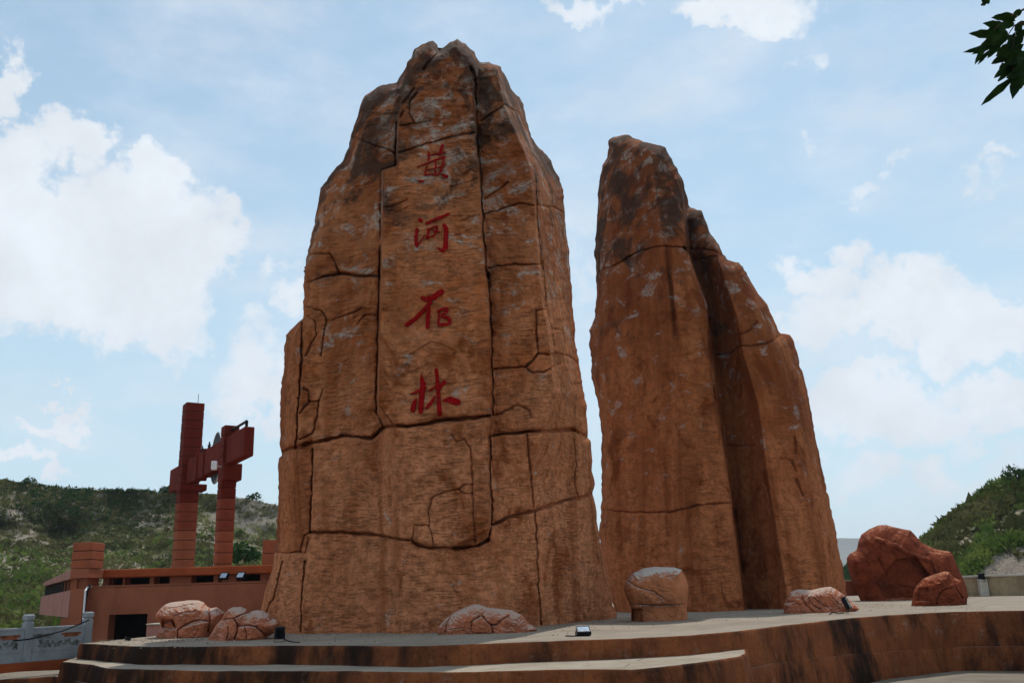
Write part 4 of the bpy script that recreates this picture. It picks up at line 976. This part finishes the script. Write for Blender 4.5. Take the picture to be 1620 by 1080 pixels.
# ------------------------------------------------------------------ gate building (left)
def slab(mb, a, b, c, d, depth, dirv=(0, 1, 0)):         # quad a b c d (front, ccw from bottom left) pushed back
    a, b, c, d = [np.array(q, float) for q in (a, b, c, d)]; v = np.array(dirv, float)*depth
    mb.hexa([a, b, b+v, a+v, d, c, c+v, d+v])
def panel(px0, py0, px1, py1, Y, depth, mb=None):        # upright axis aligned block whose front matches these pixels
    mb = mb or MB(); xm = (px0+px1)/2; ym = (py0+py1)/2
    x0 = at(px0, ym, Y)[0]; x1 = at(px1, ym, Y)[0]; z0 = at(xm, py1, Y)[2]; z1 = at(xm, py0, Y)[2]
    mb.box(((x0+x1)/2, Y+depth/2, (z0+z1)/2), (x1-x0, depth, z1-z0)); return mb, x0, x1, z0, z1
YB = 36.
bld = thing('gate_building', at(280, 1010, YB), 'low red building with slot windows and a dark doorway behind the boulders', 'building')
zt = float(at(280, 925, YB)[2]); zbeam0 = float(at(280, 909.5, YB)[2]); zbeam1 = float(at(280, 896, YB)[2])
xl = float(at(140, 960, YB)[0]); xr = float(at(640, 960, YB)[0])
dx0 = float(at(171, 990, YB)[0]); dx1 = float(at(232, 990, YB)[0]); dz = float(at(200, 971, YB)[2])
m = MB()
m.box(((xl+dx0)/2, YB+.3, (zt-1.4)/2), (dx0-xl, .6, zt+1.4)); m.box(((dx1+xr)/2, YB+.3, (zt-1.4)/2), (xr-dx1, .6, zt+1.4)); m.box(((dx0+dx1)/2, YB+.3, (zt+dz)/2), (dx1-dx0, .6, zt-dz))
m.build('wall', M_redwall, bld)
m = MB(); m.box(((dx0+dx1)/2, YB+1.55, (dz-1.4)/2), (dx1-dx0+.1, .1, dz+1.4)); m.box((dx0-.05, YB+1.05, (dz-1.4)/2), (.1, .9, dz+1.4)); m.box((dx1+.05, YB+1.05, (dz-1.4)/2), (.1, .9, dz+1.4)); m.box(((dx0+dx1)/2, YB+1.05, dz+.05), (dx1-dx0, .9, .1))
m.build('doorway', M_black, bld)
m = MB(); m.box(((xl+xr)/2, YB+1.2, zt+.02), (xr-xl+.2, 2.4, .08)); m.build('ledge', M_redwall, bld)
m = MB(); m.box(((xl+xr)/2-.2, YB+1.6, (zbeam0+zbeam1)/2), (xr-xl+.5, 1.6, zbeam1-zbeam0), bev=.03); m.build('roof_beam', M_beam, bld)
# band with slot windows behind the ledge
slots = [(171,193.5),(197,236),(243,267.5),(302,337),(344,351),(374,411),(440,470),(490,530)]
zs0, zs1 = zt+.10, zbeam0
sx = [(float(at(a, 917, YB+1.)[0]), float(at(b, 917, YB+1.)[0])) for a, b in slots]
zc0 = float(at(240, 923.5, YB+1.)[2])+.02; zc1 = float(at(240, 912, YB+1.)[2])
xprev = xl
for a, b in sx:
    m = MB(); m.box(((xprev+a)/2, YB+1.3, (zt+zs1)/2+.03), (a-xprev, .5, zs1-zt-.06)); m.build('pier', M_redwall, bld); xprev = b
    f = MB(); f.box(((a+b)/2, YB+1.45, (zc1+zs1)/2), (b-a, .2, max(.02, zs1-zc1))); f.box(((a+b)/2, YB+1.45, (zt+.06+zc0)/2), (b-a, .2, max(.02, zc0-zt-.06)))
    f.box((a+.02, YB+1.45, (zc0+zc1)/2), (.05, .2, zc1-zc0+.04)); f.box((b-.02, YB+1.45, (zc0+zc1)/2), (.05, .2, zc1-zc0+.04))
    fr = f.build('window', M_redwall, bld)
    f = MB(); f.box(((a+b)/2, YB+1.70, (zc0+zc1)/2), (b-a, .04, zc1-zc0+.1)); f.build('pane', M_black, fr)
m = MB(); m.box(((xprev+xr)/2, YB+1.3, (zt+zs1)/2+.03), (xr-xprev, .5, zs1-zt-.06)); m.build('pier', M_redwall, bld)
m = MB(); m.box(((xl+xr)/2, YB+4.4, zt/2-.7+.4), (xr-xl-.3, 5.2, zt+1.4+.6)); m.build('rear_block', M_redwall, bld)
# cantilevered block and receding wing on the left
V0 = lambda px, py, Y: at(px, py, Y)
def wingquad(mb, t0, b0, t1, b1, xa, xb, Ya, Yb_, th=.5):
    A = V0(xa, b0, Ya); B = V0(xa, t0, Ya); Cc = V0(xb, t1, Yb_); Dd = V0(xb, b1, Yb_)
    A[:2] = B[:2]; Dd[:2] = Cc[:2]
    n = np.array([-(Cc-B)[1], (Cc-B)[0], 0]); n /= np.linalg.norm(n); n = n if n[0] > 0 else -n
    slab(mb, Dd, A, B, Cc, th, n)
m = MB(); wingquad(m, 933, 976, 943, 971, 111, 65, 35.6, 52, .3); m.build('wing_wall', M_pink, bld)
m = MB(); wingquad(m, 900, 915, 921, 926.5, 112, 69, 35.6, 53, .35); m.build('wing_roof', M_pink, bld)
mb, x0, x1, z0, z1 = panel(111, 931, 131, 976.5, 35.5, 2.); mb.build('corner_block', M_redwall, bld)
mb, *_ = panel(112, 899, 140, 913.5, 35.5, 2.); mb.build('corner_beam', M_redwall, bld)
mb, *_ = panel(116, 913.5, 138, 931, 35.85, 1.); mb.build('corner_wall', M_redwall, bld)
mb, *_ = panel(96, 977, 128, 992, 35.5, 3.5); mb.build('plinth', M_redwall, bld)
m = MB(); wingquad(m, 914, 934, 926, 943, 114, 72, 37.2, 54, .3); m.build('wing_screen', M_black, bld)
for k in range(9):
    t = k/8; px = 113-t*36; Yk = 35.7+(51.5-35.7)*(t**1.3)
    tp = 915+(926-915)*t; bt = 933.5+(942.5-933.5)*t
    a = at(px, tp, Yk); b = at(px, bt, Yk); m = MB(); m.box((a[0]+.12, Yk+.15, (a[2]+b[2])/2), (.16, .16, a[2]-b[2]+.05)); m.build('baluster', M_redwall, bld)
# stub pillars on the roof
def stub(px0, px1, py0, py1, Y, rows, nm='roof_pillar'):
    mb, x0, x1, z0, z1 = panel(px0, py0, px1, py1, Y, 1.0); w = x1-x0; h = (z1-z0)/rows
    o = MB(); o.box(((x0+x1)/2, Y+.5, (z0+z1)/2), (w-.05, .95, z1-z0-.02)); r = o.build(nm, M_core, bld)
    for k in range(rows):
        q = MB(); q.box(((x0+x1)/2, Y+.5, z0+h*(k+.5)), (w, 1., h-.025), bev=.015); q.build('cladding_block', M_cladlo, r)
stub(114, 146, 857, 899, 35.6, 3)
stub(415, 441, 853, 896, 37.5, 2)
mb, *_ = panel(232, 987.5, 262, 1006, 29.5, .6); mb.build('wall', M_pink); lw = C.objects[-1] if False else bpy.data.objects['wall.001']
lw.name = 'low_wall'; tag(lw, 'short pink wall stub beside the dark doorway, left of the leftmost boulder', 'wall')
mb, *_ = panel(231, 985.6, 263, 987.4, 29.4, .8); cpo = mb.build('coping', M_cap, lw)
# lamps on the ledge
def ledge_lamp(px, py, label):
    floodlight(at(px, py, YB-.0)*[1, 0, 0]+[0, YB+.35, zt+.07], R(-15), R(-35), .34, label)
ledge_lamp(350, 916, 'floodlight with pale face on the building ledge below the second red column')
ledge_lamp(377, 914, 'rightmost floodlight on the building ledge, at the end of a slot window')
m = MB(); m.tube([at(145, 927, YB-.15), at(138, 928.5, 35.7), at(135, 934, 35.45), at(132.5, 965, 35.45), at(131, 992, 35.45)], .035, 6)
pp = m.build('drain_pipe', M_white, bld)
m = MB(); m.tube([at(143, 925, 35.75), at(138, 932, 35.75), at(134, 950, 35.6), at(129, 992, 35.6)], .08, 6); m.build('dark_pipe', M_cable, bld)

# ------------------------------------------------------------------ red gate columns and beam
gate = thing('red_gate', at(300, 930, 41), 'tall red frame of two clad columns joined by a cross beam, standing behind the building', 'gate')
ztb = float(at(398, 673, 37.5)[2]); zbb = float(at(386, 722.5, 37.9)[2])
Pn = np.array([float(at(391.5, 700, 37.5)[0]), 37.7]); Pf = np.array([float(at(274, 750, 50.6)[0])+.2, 50.2])
ax = (Pn-Pf); Ln = np.linalg.norm(ax); ax /= Ln; ang = math.atan2(ax[1], ax[0]); YAW = ang+math.pi/2
def on_axis(px, z):                       # where the beam's axis crosses this picture column
    best = None
    for k in range(400):
        q = Pf+ax*Ln*k/399; v = np.array([q[0], q[1], z])-CAM; x = 810+F*(v@rt)/(v@fw)
        if best is None or abs(x-px) < best[0]: best = (abs(x-px), q)
    return best[1]
def column(pxc, wid, ptop, hcourse, lo_from):
    c = on_axis(pxc, (ztb+zbb)/2); wf = wid/F*c[1]/1.22*1.02; top = float(at(pxc+5, ptop, c[1])[2]); z = -1.4
    mb = MB(); mb.box((c[0], c[1], (top+z)/2), (wf-.06, wf-.06, top-z-.02), rz=YAW); core = mb.build('column', M_core, gate)
    n = int((top-z)/hcourse); h = (top-z)/n; me = {}
    for k in range(n):
        zc = z+h*(k+.5); mat = M_cladlo if zc < lo_from-.5 else M_cladmid if zc < lo_from+1.0 else M_clad
        if mat not in me:
            q = MB(); q.box((0, 0, 0), (wf, wf, h-.028), rz=YAW, bev=.015)
            o = q.build('cladding_block', mat); me[mat] = o.data
        else:
            o = bpy.data.objects.new('cladding_block', me[mat]); C.objects.link(o)
        o.parent = core; o.location = Vector((c[0]+random.uniform(-.006, .006), c[1]+random.uniform(-.006, .006), zc))-gate.location
    return c, wf, top
cA, wA, tA = column(299, 33.5, 639, .47, 4.6)
cB, wB, tB = column(362, 27.5, 674, .45, 4.2)
m = MB(); mid = (Pn+Pf)/2; m.box((mid[0], mid[1], (ztb+zbb)/2), (Ln, .42, ztb-zbb), rz=ang, bev=.03); beam = m.build('cross_beam', M_clad, gate)
LAB = np.dot(cB-cA, ax)
for s_ in (.34, .52):
    q = cA+ax*LAB*s_; m = MB(); m.box((q[0], q[1], (ztb+zbb)/2), (.22, .56, ztb-zbb+.12), rz=ang, bev=.02); m.build('strap', M_clad, beam)
    m = MB(); m.tube([(q[0], q[1], ztb+.05), (q[0], q[1], ztb+.26), (q[0], q[1], ztb+.42)], [.10, .05, .03], 6); m.box((q[0], q[1], ztb+.24), (.26, .1, .06), rz=ang); m.build('finial', M_metal, beam)
m = MB(); m.box((cB[0]+.10, cB[1], zbb-.32), (wB+.16, wB+.30, .75), rz=YAW, bev=.03); m.build('corbel', M_clad, gate)
m = MB(); m.box((cA[0]+.18, cA[1], zbb-.14), (wA+.40, wA+.1, .34), rz=YAW, bev=.03); m.build('corbel', M_clad, gate)
m = MB(); q = cB+ax*.1; e = Pn-ax*.5
m.tube([(q[0], q[1], ztb-.1), (q[0], q[1], ztb+.32), (e[0], e[1], ztb+.32), (e[0], e[1], ztb-.05)], .07, 4); m.build('top_bracket', M_metal, gate)
m = MB(); t_ = np.array([cA[0]+.3, cA[1]-.2, tA]); m.tube([t_, t_+[0, 0, .5]], .015, 4); m.build('lightning_rod', M_metal, gate)
# dish behind the beam
def dish():
    c = at(342, 724, 42.6); root = thing('satellite_dish', c, 'round grey dish hanging behind the cross beam between the columns, seen nearly edge-on', 'satellite dish')
    Rr = 1.22; V = []; Fc = []; n = 40; m_ = 8
    yaw = R(61)
    for layer, off in ((0, 0.), (1, .05)):
        for j in range(m_+1):
            rr = Rr*j/m_
            for i in range(n):
                t = 2*math.pi*i/n; x = rr*math.cos(t); z = rr*math.sin(t); y = .34*(1-(rr/Rr)**2)+off
                V.append((c[0]+x*math.cos(yaw)+y*math.sin(yaw)*1, c[1]-x*math.sin(yaw)*-1*0+x*math.sin(yaw)*0+(-x*math.sin(yaw))+y*math.cos(yaw), c[2]+z))
    for l in range(2):
        b = l*(m_+1)*n
        for j in range(m_):
            for i in range(n): k = (i+1) % n; Fc.append((b+j*n+i, b+j*n+k, b+(j+1)*n+k, b+(j+1)*n+i))
    b1_ = m_*n; b2_ = (m_+1)*n+m_*n
    for i in range(n): k = (i+1) % n; Fc.append((b1_+i, b1_+k, b2_+k, b2_+i))
    mesh_obj('reflector', V, Fc, M_dish, root, True)
    m = MB(); pts = []
    for i in range(41):
        t = 2*math.pi*i/40; pts.append((c[0]+Rr*math.cos(t)*math.cos(yaw), c[1]-Rr*math.cos(t)*math.sin(yaw), c[2]+Rr*math.sin(t)))
    m.tube(pts, .03, 6); m.build('rim', M_alu, root)
    e = at(339, 736, 39.4); f = at(350, 738, 40.0)
    m = MB(); m.box(e, (.24, .2, .40), rz=R(10), bev=.03); m.build('feed_box', M_white, root)
    m = MB(); m.tube([e, f], .035, 6); m.build('arm', M_white, root)
dish()
m = MB(); a = at(341, 893, 43); m.tube([a*[1, 1, 0]+[0, 0, -1.4], at(341.5, 850, 43)], .07, 6); lp = m.build('pole', M_white); tag(lp, 'thin white pole just left of the foot of the second red column', 'pole')

# ------------------------------------------------------------------ stone balustrade far left
def balustrade():
    P0 = np.array([*onz(137, 1034, -.32)[:2]]); P1 = np.array([*onz(44, 1038, -.32)[:2]])
    P0 = np.array([float(at(137, 1000, 21.5)[0]), 21.5]); P1 = np.array([float(at(43, 1000, 20.3)[0]), 20.3])
    d = P1-P0; root = thing('balustrade', (*P1, -.32), 'grey stone balustrade with carved panels beside the platform, far left', 'balustrade')
    L = np.linalg.norm(d); ang = math.atan2(d[1], d[0])
    for k in range(0, 6):
        p = P0+d*k; ztop = float(at(137, 967, 21.5)[2]) if k == 0 else float(at(43, 971, 20.3)[2])
        zt_ = ztop; m = MB(); m.box((p[0], p[1], (-.34+zt_-.17)/2), (.17, .17, zt_-.17+.34), rz=ang, bev=.012); po = m.build('post', M_fence, root)
        m = MB(); m.box((p[0], p[1], zt_-.155), (.13, .13, .03), rz=ang); m.box((p[0], p[1], zt_-.07), (.18, .18, .14), rz=ang, bev=.03); m.build('post_cap', M_fence, po)
        if k == 5: break
        c = P0+d*(k+.5); w = L-.17; zp = .34-.02 + (0.03 if k else 0.04)
        zp = float(at(90, 989.5, 20.9)[2])
        m = MB(); m.box((c[0], c[1], (zp-.34)/2), (w, .10, zp+.34), rz=ang, bev=.01); pn = m.build('panel', M_fence, root)
        n = np.array([d[1], -d[0]])/L; n = n if n[1] < 0 else -n
        dd_ = d/L
        # sunk cloud-shaped openings with red inlay, carved band below
        for q in (-.36, .30):
            cc = c+dd_*q*-1+n*.053
            m = MB()
            for a_, w_, h_ in ((0, .34, .09), (-.15, .16, .05), (.15, .18, .05)):
                m.box((cc[0]+dd_[0]*a_, cc[1]+dd_[1]*a_, zp-.19+(.02 if a_ else 0)), (w_, .012, h_), rz=ang, bev=.004)
            m.build('inlay', M_frust if q > 0 else M_fdark, pn)
        r = random.Random(k)
        m = MB()
        for q in range(46):
            a_ = r.uniform(-.5, .5)*w*.8; h_ = r.uniform(-.42, -.29); s_ = r.uniform(.02, .05)
            cc = c+dd_*a_+n*.052; m.box((cc[0], cc[1], zp+h_), (s_*r.uniform(.5, 2), .014, s_), rz=ang+0, bev=.003)
        m.build('carving', M_fdark, pn)
        m = MB(); 
        for zz in (zp-.045, zp-.245, zp-.5):
            cc = c+n*.055; m.box((cc[0], cc[1], zz), (w*.94, .012, .012), rz=ang)
        m.build('moulding', M_fence, pn)
    # cable slung along it
    m = MB(); pts = [at(-10, 1014, 19.9), at(20, 1013, 20), at(45, 1010.5, 20.0), at(75, 1003.5, 20.2), at(100, 997, 20.6), at(122, 988, 21.0), at(141, 980, 21.2)]
    m.tube(pts, .016, 5); cbl = m.build('cable', M_cable); tag(cbl, 'black cable slung across the face of the grey balustrade', 'cable')
balustrade()
# red kerb wall under it
def kerbwall():
    a = onz(122, 1030.5, -.32); b = onz(0, 1041.5, -.32); d = b-a; pts = [a-d*.6, a, b, b+d*4]
    V = []; 
    for p in pts: V += [(p[0], p[1], -.32), (p[0], p[1]-.15, -1.5), (p[0], p[1]+3.5, -1.5), (p[0], p[1]+3.5, -.32)]
    Fc = []
    for i in range(3):
        for k in range(4): Fc.append((i*4+k, i*4+(k+1) % 4, i*4+4+(k+1) % 4, i*4+4+k))
    o = mesh_obj('kerb_wall', V, Fc, M_beam); tag(o, 'low dark red wall under the grey balustrade at far left', 'wall')
kerbwall()

# ------------------------------------------------------------------ parapet at the right
def parapet():
    root = thing('parapet_wall', at(1575, 938, 45), 'weathered beige parapet wall at the back right of the platform', 'wall')
    pts = [(1505, 44.5), (1560, 44.), (1620, 43.), (1720, 41.), (1850, 38)]
    W0 = [at(px, 938, Y) for px, Y in pts]; ztop = float(at(1575, 908.5, 44)[2])
    for k in range(len(pts)-1):
        a, b = W0[k], W0[k+1]; m = MB(); c = (a+b)/2; L = np.linalg.norm((b-a)[:2]); an = math.atan2(b[1]-a[1], b[0]-a[0])
        m.box((c[0], c[1], (ztop-.1-.05)/2), (L, .4, ztop-.1+.05), rz=an); m.build('wall_section', M_parapet, root)
        m = MB(); m.box((c[0], c[1]-.02, ztop-.05), (L-.01, .5, .10), rz=an, bev=.015); m.build('coping', M_cap, root)
    p = at(1559, 938, 43.6); m = MB(); m.box((p[0], 43.72, (ztop-.18)/2), (.38, .22, ztop-.18), bev=.02); m.build('pier', M_cap, root)
    m = MB()
    for i in range(0): pass
    floodlight((p[0]-.05, 43.62, ztop-.30), R(160), R(-20), .26, hr=1.5, label= 'small black lamp standing on the beige parapet')
    r2 = thing('parapet_wall', at(1345, 940, 42), 'red parapet wall with white coping between the leaning monument and the big boulder', 'wall')
    mb, x0, x1, z0, z1 = panel(1290, 919, 1400, 942, 42, .4); mb.build('wall_section', M_redwall, r2)
    mb, *_ = panel(1290, 916.3, 1400, 918.9, 41.95, .5); mb.build('coping', M_cap, r2)
parapet()
def valley_trees():
    r = np.random.default_rng(12); n = 9000
    px = r.uniform(1000, 1500, n); Y = r.uniform(150, 190, n); base = at(px, np.full(n, 918.), Y)
    hgt = 2.0+1.6*vn(px*.08, px*0, 4)+.8*vn(px*.4, px*0, 8)
    z = r.uniform(-1.2, 1, n)*1.; c = base.copy(); c[:, 2] = .3+hgt*r.uniform(0, 1, n)
    a = r.normal(size=(n, 3))*.35; b = r.normal(size=(n, 3))*.5
    V = np.stack([c-a, c+a, c+b], 1).reshape(-1, 3)
    tag(mesh_obj('far_hedge', V, np.arange(len(V)).reshape(-1, 3), M_bush), 'distant dark tree belt seen in the gap right of the leaning monument', 'trees', kind='stuff')
valley_trees()

# ------------------------------------------------------------------ overhanging branch, top right
def tree():
    base = np.array([5.2, 4.6, -.9])
    root = thing('tree', base, 'tree whose leafy twigs hang into the top right corner of the view', 'tree')
    m = MB(); cr = np.array([5.0, 4.6, 3.6])
    m.tube([base-[0, 0, .6], base+[.05, 0, 1.5], base+[-.1, .05, 3.2], cr+[0, 0, .6], cr+[.1, 0, 1.8]], [.17, .14, .12, .09, .05], 10)
    m.build('trunk', M_bark, root, True)
    Yl = 4.2
    q = lambda x, y, dY=0.: at(x, y, Yl+dY)
    m = MB()
    m.tube([cr+[-.05, 0, .1], (cr+q(1760, 20))/2+[0, 0, .1], q(1760, 22), q(1680, 5), q(1620, 15), q(1598, 27), q(1575, 45), q(1562, 60)], [.05, .035, .022, .012, .006, .005, .004, .002], 6)
    m.tube([q(1760, 22), q(1690, 20), q(1640, 30), q(1612, 42), q(1604, 62), q(1600, 85), q(1585, 100)], [.02, .012, .007, .006, .005, .004, .002], 6)
    m.tube([q(1640, 30), q(1622, 34), q(1605, 40), q(1592, 60), q(1590, 76)], [.006, .004, .003, .003, .002], 5)
    m.tube([q(1700, -20), q(1600, -30), q(1565, -14), q(1558, 2)], [.012, .007, .004, .002], 5)
    m.tube([q(1600, 90), q(1604, 120), q(1600, 128)], [.004, .003, .002], 5)
    m.build('branch', M_bark, root, True)
    def leaf(x0, y0, x1, y1, w, dY=0., seed=0):
        r = random.Random(seed); a = q(x0, y0, dY); b = q(x1, y1, dY+r.uniform(-.03, .03)); d = b-a; L = np.linalg.norm(d); d /= L
        view = (a-CAM)/np.linalg.norm(a-CAM); sd_ = np.cross(d, view); sd_ /= np.linalg.norm(sd_); ww = w/F*Yl*1.45
        tl = r.uniform(-.6, .6); sd2 = sd_*math.cos(tl)+view*math.sin(tl); nn = np.cross(d, sd2)
        V = []; n = 9
        for i in range(n):
            t = i/(n-1); prof = math.sin(math.pi*t**.8)**.9 if 0 < t < 1 else .02
            mid = a+d*L*t+nn*(-.10*L*math.sin(math.pi*t*.9))
            hw = ww/2*prof*(1+.12*math.sin(i*2.3+seed)); V += [mid+sd2*hw+nn*.12*hw*2, mid, mid-sd2*hw+nn*.12*hw*2]
        Fc = []
        for i in range(n-1):
            for k in range(2): Fc.append((i*3+k, i*3+k+1, i*3+4+k, i*3+3+k))
        mesh_obj('leaf', V, Fc, M_leaf, root, True)
    Lz = lambda *a: tuple((1500+a[i]/6 if i % 2 == 0 else a[i]/6) for i in range(4))
    LL = [((660,160),(410,172),70),((640,200),(440,150),60),((560,260),(325,225),75),((500,330),(200,320),66),((520,300),(375,548),80),((480,350),(300,450),60),
          ((470,400),(230,520),55),((360,390),(250,610),45),((700,120),(620,125),60),((720,330),(560,480),70),((720,420),(415,605),90),((700,520),(440,740),70),((690,560),(480,775),50),
          ((640,720),(320,1000),56),((700,600),(615,935),84),((720,620),(600,700),100),((690,480),(560,620),110),((720,500),(620,560),120),((560,340),(400,420),90),((480,300),(360,300),90),
          ((640,300),(535,500),34),((600,330),(560,380),36),((330,20),(350,58),50),((330,-60),(390,40),80),((720,200),(640,280),50),((720,280),(680,360),60),((440,420),(140,495),44),((400,470),(285,615),30),((720,700),(560,720),60),((620,620),(470,770),40)]
    for k, (a, b, w) in enumerate(LL):
        x0, y0, x1, y1 = Lz(*a, *b); leaf(x0, y0, x1, y1, w/6, random.Random(k).uniform(-.12, .12), k)
    rr = random.Random(44)
    for k in range(26):
        x = rr.uniform(1578, 1640); y = 30+(rr.random()**.8)*95 if x > 1592 else rr.uniform(35, 80); a = rr.uniform(1.6, 3.4); l = rr.uniform(14, 26)
        leaf(x, y, x+math.cos(a)*l, y+math.sin(a)*l, rr.uniform(7, 12), rr.uniform(-.25, .25), 100+k)
    # the rest of the crown, outside the picture
    r = np.random.default_rng(5); n = 5200
    o = r.normal(size=(n, 3)); o /= np.linalg.norm(o, axis=1)[:, None]; o *= r.uniform(.35, 1, (n, 1))**.6*np.array([1.45, 1.7, 1.2])
    cc = cr+np.array([.75, -.6, 1.3])+o; dd = np.array([dirs(0, 0)]) if False else None
    rel = cc-CAM; u = rel@rt; w_ = rel@up; f_ = rel@fw
    keep = ~((f_ > 0) & (u/f_ < 900/F) & (w_/f_ < 560/F)); cc = cc[keep]; n = len(cc)
    a = r.normal(size=(n, 3))*.022; b = r.normal(size=(n, 3))*.07
    V = np.stack([cc-a, cc+b, cc+a, cc-b], 1).reshape(-1, 3)
    tag(mesh_obj('crown', V, np.arange(len(V)).reshape(-1, 4), M_leaf, root), kind='stuff')
    m = MB()
    for k in range(6):
        t = k*1.05; e = cr+np.array([.75+math.cos(t)*1., -.6+math.sin(t)*1.2, 1.2+.3*math.sin(k*3)]); m.tube([cr+[0, 0, .3+.1*k], (cr+e)/2+[0, 0, .35], e], [.05, .03, .01], 6)
    m.build('limb', M_bark, root, True)
tree()

# ------------------------------------------------------------------ air over the valley
def haze():
    m = bpy.data.materials.new('valley air'); m.use_nodes = True; t = NT(m.node_tree); t.n.clear()
    v = t.node('ShaderNodeVolumePrincipled', {'Color': (.80, .88, 1, 1), 'Density': HAZE, 'Anisotropy': .2})
    o = t.node('ShaderNodeOutputMaterial'); t.l.new(v.outputs[0], o.inputs['Volume'])
    mb = MB(); mb.box((0, 2450, 150), (8400, 6300, 305)); tag(mb.build('haze', m), kind='stuff')
HAZE = .00014
haze()
